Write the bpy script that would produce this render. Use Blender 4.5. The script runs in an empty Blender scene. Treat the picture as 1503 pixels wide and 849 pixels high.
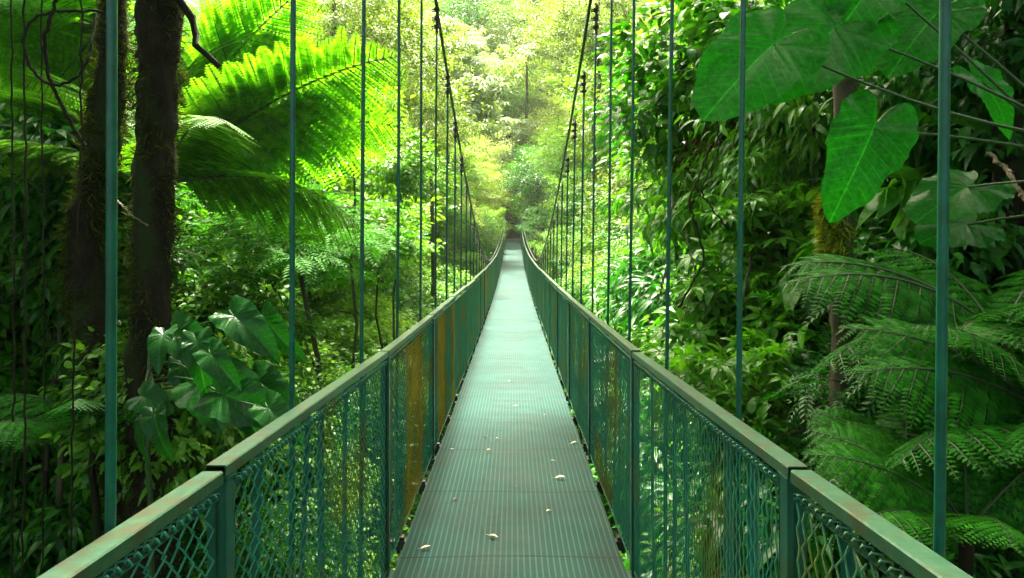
import bpy, math, random
import numpy as np
from mathutils import Vector, Matrix

R = math.radians
rng = np.random.default_rng(11)
random.seed(5)
scene = bpy.context.scene
COL = scene.collection
CZ = 6.0            # eye height of the photographer above datum
F = 1031.0          # focal length in photograph pixels


def W(px, py, d):
    return np.array([(px - 753.0) / F * d, d, CZ - (py - 330.0) / F * d])


# ------------------------------------------------------------------ objects
def link(o, parent=None):
    COL.objects.link(o)
    if parent is not None:
        o.parent = parent
    return o


def tag(o, label, cat, group=None, kind=None):
    if label:
        o['label'] = label
    if cat:
        o['category'] = cat
    if group:
        o['group'] = group
    if kind:
        o['kind'] = kind
    return o


def empty(name, loc, label=None, cat=None, group=None):
    o = bpy.data.objects.new(name, None)
    o.empty_display_size = 0.2
    o.location = tuple(loc)
    link(o)
    tag(o, label, cat, group)
    return o


class MB:
    """collects quads into one mesh"""

    def __init__(self):
        self.v, self.f, self.m, self.n = [], [], [], 0
        self.uv = []

    def add(self, v, f, mi=0):
        v = np.asarray(v, float).reshape(-1, 3)
        f = np.asarray(f, int).reshape(-1, 4)
        self.v.append(v)
        self.f.append(f + self.n)
        self.m.append(np.full(len(f), mi, int))
        self.n += len(v)

    def box(self, c, s, M=None, mi=0):
        x, y, z = np.array(s) / 2.0
        v = np.array([[-x, -y, -z], [x, -y, -z], [x, y, -z], [-x, y, -z], [-x, -y, z], [x, -y, z], [x, y, z], [-x, y, z]])
        if M is not None:
            v = v @ np.array(M).T
        self.add(v + np.array(c), [[0, 3, 2, 1], [4, 5, 6, 7], [0, 1, 5, 4], [1, 2, 6, 5], [2, 3, 7, 6], [3, 0, 4, 7]], mi)

    def tube(self, path, rad, sides=6, rough=0.0, mi=0, cap=True):
        P = np.asarray(path, float)
        n = len(P)
        rad = np.broadcast_to(np.asarray(rad, float), (n,))
        T = np.gradient(P, axis=0)
        T /= np.linalg.norm(T, axis=1)[:, None] + 1e-9
        ref = np.array([0.0, 0.0, 1.0]) if abs(T[:, 2]).mean() < 0.8 else np.array([1.0, 0.0, 0.0])
        A = np.cross(T, ref)
        A /= np.linalg.norm(A, axis=1)[:, None] + 1e-9
        B = np.cross(T, A)
        a = np.arange(sides) * 2 * math.pi / sides
        r = rad[:, None] * (1 + rough * rng.normal(size=(n, sides)))
        V = P[:, None, :] + r[..., None] * (np.cos(a)[None, :, None] * A[:, None, :] + np.sin(a)[None, :, None] * B[:, None, :])
        i = np.arange(n - 1)[:, None] * sides
        j = np.arange(sides)[None, :]
        k = (j + 1) % sides
        Fq = np.stack([i + j, i + k, i + sides + k, i + sides + j], -1).reshape(-1, 4)
        V = V.reshape(-1, 3)
        self.add(V, Fq, mi)
        if cap and sides % 2 == 0 and sides >= 4:
            for base in (0, (n - 1) * sides):
                q = []
                for s in range(0, sides - 2, 2):
                    q.append([base, base + s + 1, base + s + 2, base + (s + 3) % sides])
                self.f.append(np.array(q) + self.n - len(V))
                self.m.append(np.full(len(q), mi, int))

    def mesh(self, name, mats, smooth=True):
        v = np.concatenate(self.v)
        f = np.concatenate(self.f)
        m = np.concatenate(self.m)
        me = bpy.data.meshes.new(name)
        me.vertices.add(len(v))
        me.vertices.foreach_set('co', v.astype(np.float32).ravel())
        me.loops.add(len(f) * 4)
        me.loops.foreach_set('vertex_index', f.astype(np.int32).ravel())
        me.polygons.add(len(f))
        me.polygons.foreach_set('loop_start', (np.arange(len(f)) * 4).astype(np.int32))
        me.polygons.foreach_set('use_smooth', np.full(len(f), bool(smooth)))
        if not isinstance(mats, (list, tuple)):
            mats = [mats]
        for mt in mats:
            me.materials.append(mt)
        if len(mats) > 1:
            me.polygons.foreach_set('material_index', m.astype(np.int32))
        if self.uv:
            uv = np.concatenate(self.uv)
            lay = me.uv_layers.new(name='UVMap')
            lay.data.foreach_set('uv', uv[f.ravel()].astype(np.float32).ravel())
        me.update()
        me.validate()
        return me

    def build(self, name, mats, parent=None, smooth=True):
        return link(bpy.data.objects.new(name, self.mesh(name, mats, smooth)), parent)


# ------------------------------------------------------------------ materials
def new_mat(name):
    m = bpy.data.materials.new(name)
    m.use_nodes = True
    nt = m.node_tree
    nt.nodes.clear()
    out = nt.nodes.new('ShaderNodeOutputMaterial')
    return m, nt, out


def node(nt, t, **kw):
    n = nt.nodes.new(t)
    for k, v in kw.items():
        if k.startswith('i_'):
            n.inputs[k[2:].replace('_', ' ')].default_value = v
        else:
            setattr(n, k, v)
    return n


def ramp(nt, src, stops):
    r = nt.nodes.new('ShaderNodeValToRGB')
    e = r.color_ramp.elements
    while len(e) < len(stops):
        e.new(0.5)
    for el, (p, c) in zip(e, stops):
        el.position = p
        el.color = (*c, 1)
    nt.links.new(src, r.inputs[0])
    return r.outputs[0]


def mth(nt, op, a, b=None, c=None):
    n = nt.nodes.new('ShaderNodeMath')
    n.operation = op
    for i, x in enumerate((a, b, c)):
        if x is None:
            continue
        if isinstance(x, (int, float)):
            n.inputs[i].default_value = x
        else:
            nt.links.new(x, n.inputs[i])
    return n.outputs[0]


def mixc(nt, fac, a, b, mode='MIX'):
    n = nt.nodes.new('ShaderNodeMix')
    n.data_type = 'RGBA'
    n.blend_type = mode
    for i, x in ((0, fac), (6, a), (7, b)):
        if isinstance(x, (int, float)):
            n.inputs[i].default_value = x
        elif isinstance(x, tuple):
            n.inputs[i].default_value = (*x, 1)
        else:
            nt.links.new(x, n.inputs[i])
    return n.outputs[2]


def leaf_mat(name, c1, c2, c3, trans=0.4, rough=0.45, tint=(1.3, 1.3, 0.45), spec=0.28, veins=False, bumpy=0.0):
    m, nt, out = new_mat(name)
    L = nt.links.new
    geo = node(nt, 'ShaderNodeNewGeometry')
    oi = node(nt, 'ShaderNodeObjectInfo')
    tc = node(nt, 'ShaderNodeTexCoord')
    nz = node(nt, 'ShaderNodeTexNoise', i_Scale=1.3, i_Detail=2.0)
    L(tc.outputs['Object'], nz.inputs['Vector'])
    v = mth(nt, 'ADD', mth(nt, 'MULTIPLY', geo.outputs['Random Per Island'], 0.62),
            mth(nt, 'MULTIPLY', nz.outputs['Fac'], 0.38))
    v = mth(nt, 'ADD', v, mth(nt, 'MULTIPLY', mth(nt, 'SUBTRACT', oi.outputs['Random'], 0.5), 0.22))
    col = ramp(nt, v, [(0.12, c1), (0.5, c2), (0.92, c3)])
    if veins:
        uv = node(nt, 'ShaderNodeUVMap')
        sx = node(nt, 'ShaderNodeSeparateXYZ')
        L(uv.outputs[0], sx.inputs[0])
        ay = mth(nt, 'ABSOLUTE', sx.outputs[1])
        mid = mth(nt, 'LESS_THAN', ay, 0.009)
        q = mth(nt, 'SUBTRACT', sx.outputs[0], mth(nt, 'MULTIPLY', ay, 0.75))
        fr = mth(nt, 'FRACT', mth(nt, 'MULTIPLY', q, 8.5))
        lat = mth(nt, 'LESS_THAN', mth(nt, 'ABSOLUTE', mth(nt, 'SUBTRACT', fr, 0.5)), 0.035)
        vv = mth(nt, 'MAXIMUM', mid, mth(nt, 'MULTIPLY', lat, 0.6))
        col = mixc(nt, mth(nt, 'MULTIPLY', vv, 0.6), col, tuple(min(1, x * 1.9 + 0.01) for x in c3))
    # blotchy age spots
    n2 = node(nt, 'ShaderNodeTexNoise', i_Scale=23.0, i_Detail=3.0)
    L(tc.outputs['Object'], n2.inputs['Vector'])
    spots = ramp(nt, n2.outputs['Fac'], [(0.32, (0.66, 0.68, 0.62)), (0.6, (1.12, 1.12, 1.12))])
    col = mixc(nt, 1.0, col, spots, 'MULTIPLY')
    p = node(nt, 'ShaderNodeBsdfPrincipled', i_Roughness=rough)
    p.inputs['Specular IOR Level'].default_value = spec
    L(col, p.inputs['Base Color'])
    if bumpy:
        bp = node(nt, 'ShaderNodeBump', i_Strength=bumpy, i_Distance=0.004)
        L(n2.outputs['Fac'], bp.inputs['Height'])
        L(bp.outputs[0], p.inputs['Normal'])
    t = node(nt, 'ShaderNodeBsdfTranslucent')
    tcn = mixc(nt, 1.0, col, tuple(tint), 'MULTIPLY')
    L(tcn, t.inputs['Color'])
    mx = node(nt, 'ShaderNodeMixShader')
    mx.inputs[0].default_value = trans
    L(p.outputs[0], mx.inputs[1])
    L(t.outputs[0], mx.inputs[2])
    L(mx.outputs[0], out.inputs['Surface'])
    return m


def solid_mat(name, c1, c2, scale=8.0, rough=0.6, spec=0.4, c3=None, bump=0.3, dist=0.01, stretch=None, t=(0.35, 0.65), metal=0.0):
    m, nt, out = new_mat(name)
    L = nt.links.new
    tc = node(nt, 'ShaderNodeTexCoord')
    vec = tc.outputs['Object']
    if stretch:
        mp = node(nt, 'ShaderNodeMapping')
        mp.inputs['Scale'].default_value = stretch
        L(vec, mp.inputs[0])
        vec = mp.outputs[0]
    nz = node(nt, 'ShaderNodeTexNoise', i_Scale=scale, i_Detail=6.0, i_Roughness=0.6)
    L(vec, nz.inputs['Vector'])
    col = ramp(nt, nz.outputs['Fac'], [(t[0], c1), (t[1], c2)])
    if c3:
        n3 = node(nt, 'ShaderNodeTexNoise', i_Scale=scale * 0.35, i_Detail=5.0)
        L(vec, n3.inputs['Vector'])
        f = ramp(nt, n3.outputs['Fac'], [(0.5, (0, 0, 0)), (0.62, (1, 1, 1))])
        col = mixc(nt, f, col, c3)
    p = node(nt, 'ShaderNodeBsdfPrincipled', i_Roughness=rough, i_Metallic=metal)
    p.inputs['Specular IOR Level'].default_value = spec
    L(col, p.inputs['Base Color'])
    bp = node(nt, 'ShaderNodeBump', i_Strength=bump, i_Distance=dist)
    L(nz.outputs['Fac'], bp.inputs['Height'])
    L(bp.outputs[0], p.inputs['Normal'])
    L(p.outputs[0], out.inputs['Surface'])
    return m


def deck_mat():
    m, nt, out = new_mat('deck_rubber')
    L = nt.links.new
    tc = node(nt, 'ShaderNodeTexCoord')
    s = node(nt, 'ShaderNodeSeparateXYZ')
    L(tc.outputs['Object'], s.inputs[0])
    x, y = s.outputs[0], s.outputs[1]
    ribx = mth(nt, 'FRACT', mth(nt, 'MULTIPLY', mth(nt, 'ADD', x, 5.0), 1 / 0.031))
    rib = mth(nt, 'LESS_THAN', ribx, 0.26)
    sl = mth(nt, 'FRACT', mth(nt, 'MULTIPLY', mth(nt, 'ADD', y, 5.0), 1 / 0.0135))
    slot = mth(nt, 'MULTIPLY', mth(nt, 'LESS_THAN', sl, 0.5), mth(nt, 'SUBTRACT', 1.0, rib))
    n1 = node(nt, 'ShaderNodeTexNoise', i_Scale=2.2, i_Detail=6.0, i_Roughness=0.62)
    L(tc.outputs['Object'], n1.inputs['Vector'])
    base = ramp(nt, n1.outputs['Fac'], [(0.34, (0.008, 0.042, 0.034)), (0.62, (0.016, 0.072, 0.058))])
    # worn brown track down the middle
    wx = mth(nt, 'ABSOLUTE', x)
    mp = node(nt, 'ShaderNodeMapRange')
    mp.inputs[1].default_value, mp.inputs[2].default_value, mp.inputs[3].default_value, mp.inputs[4].default_value = 0.1, 0.34, 0.75, 0.0
    L(wx, mp.inputs[0])
    n2 = node(nt, 'ShaderNodeTexNoise', i_Scale=3.7, i_Detail=5.0)
    L(tc.outputs['Object'], n2.inputs['Vector'])
    wf = mth(nt, 'MULTIPLY', mp.outputs[0], ramp(nt, n2.outputs['Fac'], [(0.4, (0, 0, 0)), (0.6, (1, 1, 1))]))
    base = mixc(nt, wf, base, (0.018, 0.050, 0.041))
    # rust / dirt along the edges
    mp2 = node(nt, 'ShaderNodeMapRange')
    mp2.inputs[1].default_value, mp2.inputs[2].default_value = 0.40, 0.58
    L(wx, mp2.inputs[0])
    n3 = node(nt, 'ShaderNodeTexNoise', i_Scale=6.0, i_Detail=6.0)
    L(tc.outputs['Object'], n3.inputs['Vector'])
    ef = mth(nt, 'MULTIPLY', mp2.outputs[0], ramp(nt, n3.outputs['Fac'], [(0.48, (0, 0, 0)), (0.64, (0.5, 0.5, 0.5))]))
    base = mixc(nt, ef, base, (0.035, 0.042, 0.022))
    c = mixc(nt, rib, base, mixc(nt, 1.0, base, (1.55, 1.5, 1.5), 'MULTIPLY'))
    c = mixc(nt, slot, c, mixc(nt, 1.0, base, (0.32, 0.30, 0.30), 'MULTIPLY'))  # darkness inside the slots painted into the deck colour
    sm = mth(nt, 'LESS_THAN', mth(nt, 'FRACT', mth(nt, 'ADD', y, 5.3)), 0.014)
    c = mixc(nt, mth(nt, 'MULTIPLY', sm, 0.75), c, (0.006, 0.012, 0.009))
    n4 = node(nt, 'ShaderNodeTexNoise', i_Scale=0.9, i_Detail=4.0)
    L(tc.outputs['Object'], n4.inputs['Vector'])
    c = mixc(nt, 1.0, c, ramp(nt, n4.outputs['Fac'], [(0.3, (0.7, 0.72, 0.72)), (0.7, (1.35, 1.3, 1.3))]), 'MULTIPLY')
    n5 = node(nt, 'ShaderNodeTexNoise', i_Scale=55.0, i_Detail=2.0)
    L(tc.outputs['Object'], n5.inputs['Vector'])
    c = mixc(nt, ramp(nt, n5.outputs['Fac'], [(0.66, (0, 0, 0)), (0.74, (0.35, 0.35, 0.35))]), c, (0.04, 0.045, 0.025))
    p = node(nt, 'ShaderNodeBsdfPrincipled')
    p.inputs['Specular IOR Level'].default_value = 0.15
    p.inputs['Specular Tint'].default_value = (0.6, 1.0, 0.88, 1)
    ro = ramp(nt, n1.outputs['Fac'], [(0.3, (0.56, 0.56, 0.56)), (0.7, (0.7, 0.7, 0.7))])
    L(ro, p.inputs['Roughness'])
    L(c, p.inputs['Base Color'])
    h = mth(nt, 'SUBTRACT', mth(nt, 'MULTIPLY', rib, 0.5), slot)
    bp = node(nt, 'ShaderNodeBump', i_Strength=0.25, i_Distance=0.002)
    L(h, bp.inputs['Height'])
    L(bp.outputs[0], p.inputs['Normal'])
    L(p.outputs[0], out.inputs['Surface'])
    return m


M = {}
M['paint'] = solid_mat('green_paint', (0.003, 0.048, 0.030), (0.007, 0.08, 0.052), 14, 0.36, 0.4, (0.02, 0.06, 0.02), 0.12, 0.003)
M['teal'] = solid_mat('teal_paint', (0.002, 0.060, 0.039), (0.004, 0.105, 0.066), 20, 0.38, 0.4, None, 0.1, 0.002)
M['rail'] = solid_mat('rail_paint', (0.013, 0.062, 0.028), (0.036, 0.094, 0.044), 46, 0.34, 0.5, (0.040, 0.052, 0.020), 0.45, 0.002)
M['wire'] = solid_mat('wire_coating', (0.012, 0.17, 0.11), (0.035, 0.26, 0.14), 5, 0.4, 0.5, (0.13, 0.17, 0.03), 0.1, 0.002)
M['portal'] = solid_mat('portal_teal_lightened', (0.02, 0.24, 0.19), (0.04, 0.34, 0.28), 6, 0.45, 0.4)  # teal lightened to make up for the shade on the portal posts
M['ochre'] = solid_mat('wire_ochre', (0.20, 0.17, 0.010), (0.42, 0.30, 0.015), 4, 0.6, 0.3, (0.10, 0.16, 0.03), 0.1, 0.002)
M['slat'] = solid_mat('slat_green', (0.003, 0.06, 0.046), (0.006, 0.11, 0.085), 6, 0.45, 0.4, None, 0.15, 0.004)
M['rust'] = solid_mat('slat_orange', (0.26, 0.15, 0.006), (0.46, 0.29, 0.014), 5, 0.6, 0.3, (0.05, 0.10, 0.03), 0.15, 0.004)
M['cable'] = solid_mat('steel_cable', (0.02, 0.028, 0.024), (0.05, 0.062, 0.05), 60, 0.45, 0.5, None, 0.5, 0.004, (1, 1, 1))
M['dark'] = solid_mat('dark_steel', (0.01, 0.012, 0.01), (0.035, 0.03, 0.02), 20, 0.6, 0.4)
M['deck'] = deck_mat()
M['concrete'] = solid_mat('mossy_concrete', (0.12, 0.13, 0.09), (0.22, 0.22, 0.18), 4, 0.8, 0.3, (0.05, 0.09, 0.02), 0.4)
M['soil'] = solid_mat('forest_soil', (0.010, 0.020, 0.005), (0.026, 0.050, 0.012), 1.2, 0.95, 0.2, (0.02, 0.06, 0.012), 0.6, 0.08)
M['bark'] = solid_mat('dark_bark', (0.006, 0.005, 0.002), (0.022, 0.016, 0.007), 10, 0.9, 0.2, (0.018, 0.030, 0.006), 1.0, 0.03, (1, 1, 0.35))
M['bark2'] = solid_mat('brown_bark', (0.03, 0.026, 0.014), (0.10, 0.085, 0.05), 9, 0.85, 0.25, (0.04, 0.07, 0.015), 0.8, 0.02, (1, 1, 0.3))
M['stem'] = solid_mat('green_stem', (0.018, 0.05, 0.012), (0.04, 0.085, 0.02), 12, 0.5, 0.4, None, 0.2, 0.004)
M['twig'] = solid_mat('pale_twig', (0.12, 0.09, 0.05), (0.26, 0.2, 0.12), 12, 0.8, 0.25, None, 0.5, 0.006)
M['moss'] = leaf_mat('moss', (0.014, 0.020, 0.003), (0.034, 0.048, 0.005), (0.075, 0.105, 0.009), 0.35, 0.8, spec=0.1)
M['moss2'] = leaf_mat('yellow_moss', (0.10, 0.14, 0.006), (0.22, 0.28, 0.012), (0.34, 0.40, 0.03), 0.25, 0.8, spec=0.1)
M['fern'] = leaf_mat('fern_bright', (0.07, 0.27, 0.006), (0.13, 0.39, 0.010), (0.21, 0.47, 0.015), 0.52, 0.55, (1.25, 1.25, 0.5), 0.25)
M['fernd'] = leaf_mat('fern_dark', (0.012, 0.12, 0.005), (0.022, 0.19, 0.008), (0.055, 0.28, 0.018), 0.44, 0.55, spec=0.08)
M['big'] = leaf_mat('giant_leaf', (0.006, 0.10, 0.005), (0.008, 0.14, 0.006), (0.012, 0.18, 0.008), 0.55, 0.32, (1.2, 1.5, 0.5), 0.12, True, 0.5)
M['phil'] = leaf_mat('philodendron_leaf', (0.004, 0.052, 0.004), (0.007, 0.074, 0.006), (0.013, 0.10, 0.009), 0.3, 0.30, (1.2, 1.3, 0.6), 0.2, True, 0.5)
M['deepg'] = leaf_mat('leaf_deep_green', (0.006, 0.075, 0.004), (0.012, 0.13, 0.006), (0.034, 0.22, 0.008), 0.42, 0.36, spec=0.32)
M['midg'] = leaf_mat('leaf_mid_green', (0.016, 0.125, 0.003), (0.038, 0.21, 0.005), (0.10, 0.33, 0.012), 0.44, 0.36, spec=0.32)
M['matte'] = leaf_mat('leaf_matte_green', (0.016, 0.125, 0.003), (0.035, 0.20, 0.005), (0.09, 0.31, 0.012), 0.44, 0.6, spec=0.1)
M['freshg'] = leaf_mat('leaf_fresh_green', (0.028, 0.16, 0.004), (0.06, 0.25, 0.007), (0.13, 0.37, 0.015), 0.45, 0.34, spec=0.34)
M['lightg'] = leaf_mat('leaf_light_green', (0.05, 0.19, 0.010), (0.10, 0.29, 0.015), (0.19, 0.40, 0.04), 0.45, 0.42)
M['lime'] = leaf_mat('leaf_lime', (0.10, 0.28, 0.010), (0.16, 0.38, 0.015), (0.28, 0.48, 0.04), 0.45, 0.45)
M['olive'] = leaf_mat('leaf_olive', (0.08, 0.155, 0.012), (0.155, 0.265, 0.02), (0.29, 0.41, 0.04), 0.35, 0.45)
M['pale'] = leaf_mat('leaf_pale', (0.16, 0.27, 0.11), (0.30, 0.42, 0.20), (0.46, 0.56, 0.32), 0.3, 0.5)
M['yellow'] = leaf_mat('leaf_yellow_green', (0.20, 0.35, 0.04), (0.35, 0.48, 0.08), (0.52, 0.61, 0.18), 0.35, 0.5)
M['dryl'] = leaf_mat('leaf_dry_brown', (0.05, 0.035, 0.012), (0.11, 0.08, 0.025), (0.17, 0.17, 0.04), 0.3, 0.7, spec=0.1)
M['fallen'] = solid_mat('fallen_leaf_tan', (0.5, 0.46, 0.30), (0.75, 0.72, 0.52), 40, 0.7, 0.3)
M['fallen2'] = solid_mat('fallen_leaf_brown', (0.12, 0.06, 0.02), (0.3, 0.17, 0.05), 40, 0.7, 0.3)

# ------------------------------------------------------------------ terrain


def ground(x, y):
    x = np.asarray(x, float)
    y = np.asarray(y, float)
    yy = np.clip(y, 0, 57)
    g = CZ - 3.2 - 4.0 * np.sin(np.pi * yy / 57)
    g = g + 1.85 * np.clip((y - 50) / 7.5, 0, 1)
    g = g + 0.80 * np.clip(y - 62, 0, 200)
    sidef = np.clip((x - 1.6), 0, None) * 0.55 + np.clip((-x - 5.0), 0, None) * 0.32
    g = g + np.minimum(sidef, 40) * np.clip(1.0 - (y - 60) / 80.0, 0.3, 1)
    g = g + 0.25 * np.sin(x * 0.7 + 1.3) * np.cos(y * 0.5) + 0.12 * np.sin(x * 1.9 + y * 1.3)
    return g


def build_terrain():
    xs = np.concatenate([np.linspace(-100, -32, 20), np.linspace(-30, 30, 61), np.linspace(32, 100, 20)])
    ys = np.concatenate([np.linspace(-30, -2, 20), np.linspace(0, 100, 101), np.linspace(103, 165, 20)])
    X, Y = np.meshgrid(xs, ys, indexing='ij')
    Z = ground(X, Y)
    nx, ny = X.shape
    b = MB()
    i, j = np.meshgrid(np.arange(nx - 1), np.arange(ny - 1), indexing='ij')
    q = np.stack([i * ny + j, (i + 1) * ny + j, (i + 1) * ny + j + 1, i * ny + j + 1], -1)
    b.add(np.stack([X, Y, Z], -1), q)
    o = b.build('terrain', M['soil'])
    o['kind'] = 'structure'


build_terrain()

# ------------------------------------------------------------------ bridge
ZT = np.array([-4, -1, 0.912, 1.546, 3.55, 5.8, 9.4, 13.5, 19.7, 26, 37, 42, 50, 58])
DT = np.array([0.10, 0.36, 0.459, 0.526, 0.640, 0.71, 0.82, 0.935, 1.09, 1.17, 1.04, 0.83, 0.46, 0.05])
PC = np.polyfit(ZT, DT, 5)
RH = 1.115


def railz(y):
    y = np.asarray(y, float)
    return CZ - (0.55 * np.interp(y, ZT, DT) + 0.45 * np.polyval(PC, y))


def deckz(y):
    return railz(y) - RH


def cx(y):                      # the bridge runs a hair off the camera axis
    return -0.014 + 0.0 * np.asarray(y, float)


Y0, PL, NP = -0.452, 2.0, 29     # first post, panel length, panels
XR, XD = 0.63, 0.585
END = Y0 + PL * NP

bridge = empty('suspension_bridge', (0, 0, 0),
               'long narrow green hanging footbridge with chain-link sides running into the forest', 'bridge')


def build_bridge():
    # deck sheet
    ys = np.arange(-3.0, END + 0.01, 0.04)
    xs = np.linspace(-XD, XD, 25)
    X, Y = np.meshgrid(xs, ys, indexing='ij')
    band = np.exp(-(X / 0.22) ** 4)
    und = 0.0032 * np.sin(Y * 2 * math.pi / 0.335 + 0.6 * np.sin(Y * 1.7)) * (0.25 + 0.75 * band)
    und += 0.003 * np.sin(Y * 2 * math.pi / 1.0) + 0.004 * np.sin(Y * 2.1 + X * 5)
    Zd = deckz(Y) + und
    b = MB()
    nx, ny = X.shape
    i, j = np.meshgrid(np.arange(nx - 1), np.arange(ny - 1), indexing='ij')
    q = np.stack([i * ny + j, (i + 1) * ny + j, (i + 1) * ny + j + 1, i * ny + j + 1], -1)
    b.add(np.stack([X + cx(Y), Y, Zd], -1), q)
    # folded lip on both sides
    for s in (-1, 1):
        v = []
        for y, z in zip(ys[::5], Zd[0 if s < 0 else -1][::5]):
            v += [[s * XD + cx(y), y, z], [s * (XD + 0.004) + cx(y), y, z - 0.035]]
        n = len(v) // 2
        b.add(v, [[2 * k, 2 * k + 2, 2 * k + 3, 2 * k + 1] for k in range(n - 1)])
    b.build('deck', M['deck'], bridge)
    # edge beams (long stringer cables under the deck)
    for s in (-1, 1):
        yy = np.arange(-3.0, END + 0.1, 1.0)
        b = MB()
        b.tube(np.stack([cx(yy) + s * 0.50, yy, deckz(yy) - 0.075], -1), 0.022, 6)
        b.build('stringer_cable', M['dark'], bridge)
    # cross beams at every hanger
    first = None
    for k in range(-2, 57):
        y = 1.16 + k
        if first is None:
            b = MB()
            b.box((0, 0, 0), (1.46, 0.05, 0.05))
            for s in (-1, 1):
                b.box((s * 0.655, 0, 0.035), (0.05, 0.04, 0.025))
                b.tube([(s * 0.665, 0, -0.05), (s * 0.665, 0, 0.07)], 0.012, 6)
            first = b.build('cross_beam', M['dark'], bridge, False)
            o = first
        else:
            o = first.copy()
            link(o, bridge)
        o.location = (float(cx(y)), y, float(deckz(y)) - 0.125)
    # posts, handrails, mesh panels
    for side in (-1, 1):
        for k in range(NP):
            ya, yb = Y0 + PL * k, Y0 + PL * (k + 1)
            za, zb = float(railz(ya)), float(railz(yb))
            jit = rng.normal(0, 0.004 if k > 2 else 0.0012, 4)
            x0 = float(cx(ya)) + side * XR + jit[0]
            # post
            b = MB()
            b.box((x0, ya, za - RH / 2 - 0.048), (0.042, 0.042, RH + 0.03))
            b.box((x0, ya, za - 0.0335), (0.05, 0.05, 0.005))
            b.box((x0 - side * 0.005, ya, za - RH - 0.03), (0.07, 0.09, 0.012))
            b.build('post', M['paint'], bridge, False)
            # hollow top rail: outer shell, inner shell, end lips
            y1, y2 = ya - 0.028, yb - 0.048
            z1 = za - 0.016 + jit[1]
            z2 = zb - 0.016 + jit[1] - (0.003 if k < 2 else 0.0)
            hw, hh, t = 0.0235, 0.0145, 0.003
            b = MB()
            x1 = float(cx(y2)) + side * XR + jit[2]
            ring = lambda x, y, z, w, h: [[x - w, y, z - h], [x + w, y, z - h], [x + w, y, z + h], [x - w, y, z + h]]
            ch = lambda x, y, z, w, h, c=0.003: [[x - w + c, y, z - h], [x + w - c, y, z - h], [x + w, y, z - h + c], [x + w, y, z + h - c],
                                                 [x + w - c, y, z + h], [x - w + c, y, z + h], [x - w, y, z + h - c], [x - w, y, z - h + c]]
            v = ch(x0, y1, z1, hw, hh) + ch(x1, y2, z2, hw, hh) + ch(x0, y1, z1, hw - t, hh - t) + ch(x1, y2, z2, hw - t, hh - t)
            f = []
            for a in range(8):
                c = (a + 1) % 8
                f += [[a, c, 8 + c, 8 + a], [16 + c, 16 + a, 24 + a, 24 + c], [a, 16 + a, 16 + c, c], [8 + c, 24 + c, 24 + a, 8 + a]]
            b.add(v, f)
            b.build('handrail', M['rail'], bridge, False)
            # mesh panel
            far = k > 13
            s = 0.03 if not far else 0.06
            dz = 0.03 if not far else 0.06
            wr = (0.0026 if k < 1 else 0.0024) if k < 2 else (0.0027 if not far else 0.005)
            la, lb = ya + 0.045, yb - 0.06
            nw = int((lb - la) / s)
            top, bot = 0.072, RH - 0.015
            ns = int((bot - top) / dz)
            aw = la + (np.arange(nw) + 0.5) * (lb - la) / nw
            kk = np.arange(ns + 1)
            par = np.where((kk[None, :] + np.arange(nw)[:, None]) % 2 == 0, 1.0, -1.0)
            U = aw[:, None] + par * (s / 2 + 0.001) + rng.normal(0, 0.0016, (nw, ns + 1)) * (0 if far else 1)
            sag = 0.006 * np.sin(U * 3.1 + k)
            Hh = top + kk[None, :] * dz + np.zeros_like(U) + rng.normal(0, 0.002, U.shape)
            Xo = side * (XR - 0.012) + sag + par * 0.003
            frac = (U - ya) / PL
            Zr = za + (zb - za) * frac
            P = np.stack([cx(U) + Xo, U, Zr - Hh], -1)      # nw, ns+1, 3
            tri = np.array([[1, 0], [-0.5, 0.866], [-0.5, -0.866]]) * wr
            V = P[:, :, None, :] + np.stack([tri[:, 0], tri[:, 1], 0 * tri[:, 0]], -1)[None, None]
            base = (np.arange(nw)[:, None, None] * (ns + 1) + np.arange(ns)[None, :, None]) * 3
            jx = np.arange(3)[None, None, :]
            kx = (jx + 1) % 3
            Fq = np.stack([base + jx, base + kx, base + 3 + kx, base + 3 + jx], -1).reshape(-1, 4)
            b = MB()
            ochre = side < 0 and k in (2, 3, 8)
            wm = np.zeros(nw, int)
            if ochre:
                wc = np.sin(np.arange(nw) / nw * 9.0 + k * 1.3 + 0.8) + rng.normal(0, 0.35, nw)
                wm = (wc > (-0.15 if k < 4 else 0.1)).astype(int)
            b.add(V.reshape(-1, 3), Fq)
            b.m[-1] = np.repeat(wm, ns * 3)
            # hooked loops over the tension rod
            if k < 6:
                for a in aw:
                    zr = za + (zb - za) * (a - ya) / PL
                    xx = float(cx(a)) + side * (XR - 0.012)
                    pts = [(xx + side * 0.004, a + 0.016, zr - top), (xx - side * 0.010, a + 0.004, zr - top + 0.010), (xx - side * 0.008, a - 0.004, zr - top + 0.022),
                           (xx + side * 0.008, a - 0.008, zr - top + 0.020), (xx + side * 0.008, a - 0.014, zr - top)]
                    b.tube(pts, wr * 1.1, 4, cap=False)
            mesh_o = b.build('chain_link_mesh', [M['wire'], M['ochre']], bridge)
            # tension rods: top, bottom and two uprights
            b = MB()
            xx = float(cx(ya)) + side * (XR - 0.012)
            sl = (zb - za) / PL
            b.tube([(xx, la - 0.01, za - top + 0.008 + sl * 0.04), (xx, lb + 0.01, zb - top + 0.008)], 0.0055, 6)
            b.tube([(xx, la - 0.01, za - bot), (xx, lb + 0.01, zb - bot)], 0.0045, 6)
            b.tube([(xx, la - 0.012, za - 0.055), (xx, la - 0.012, za - RH + 0.01)], 0.0055, 6)
            b.tube([(xx, lb + 0.012, zb - 0.055), (xx, lb + 0.012, zb - RH + 0.01)], 0.0055, 6)
            b.build('tension_rod', M['paint'], mesh_o)
            # leaning flat strips behind the mesh
            orange = side < 0 and k in (2, 8)
            b = MB()
            nst = 5 if k < 3 else 3
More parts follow.
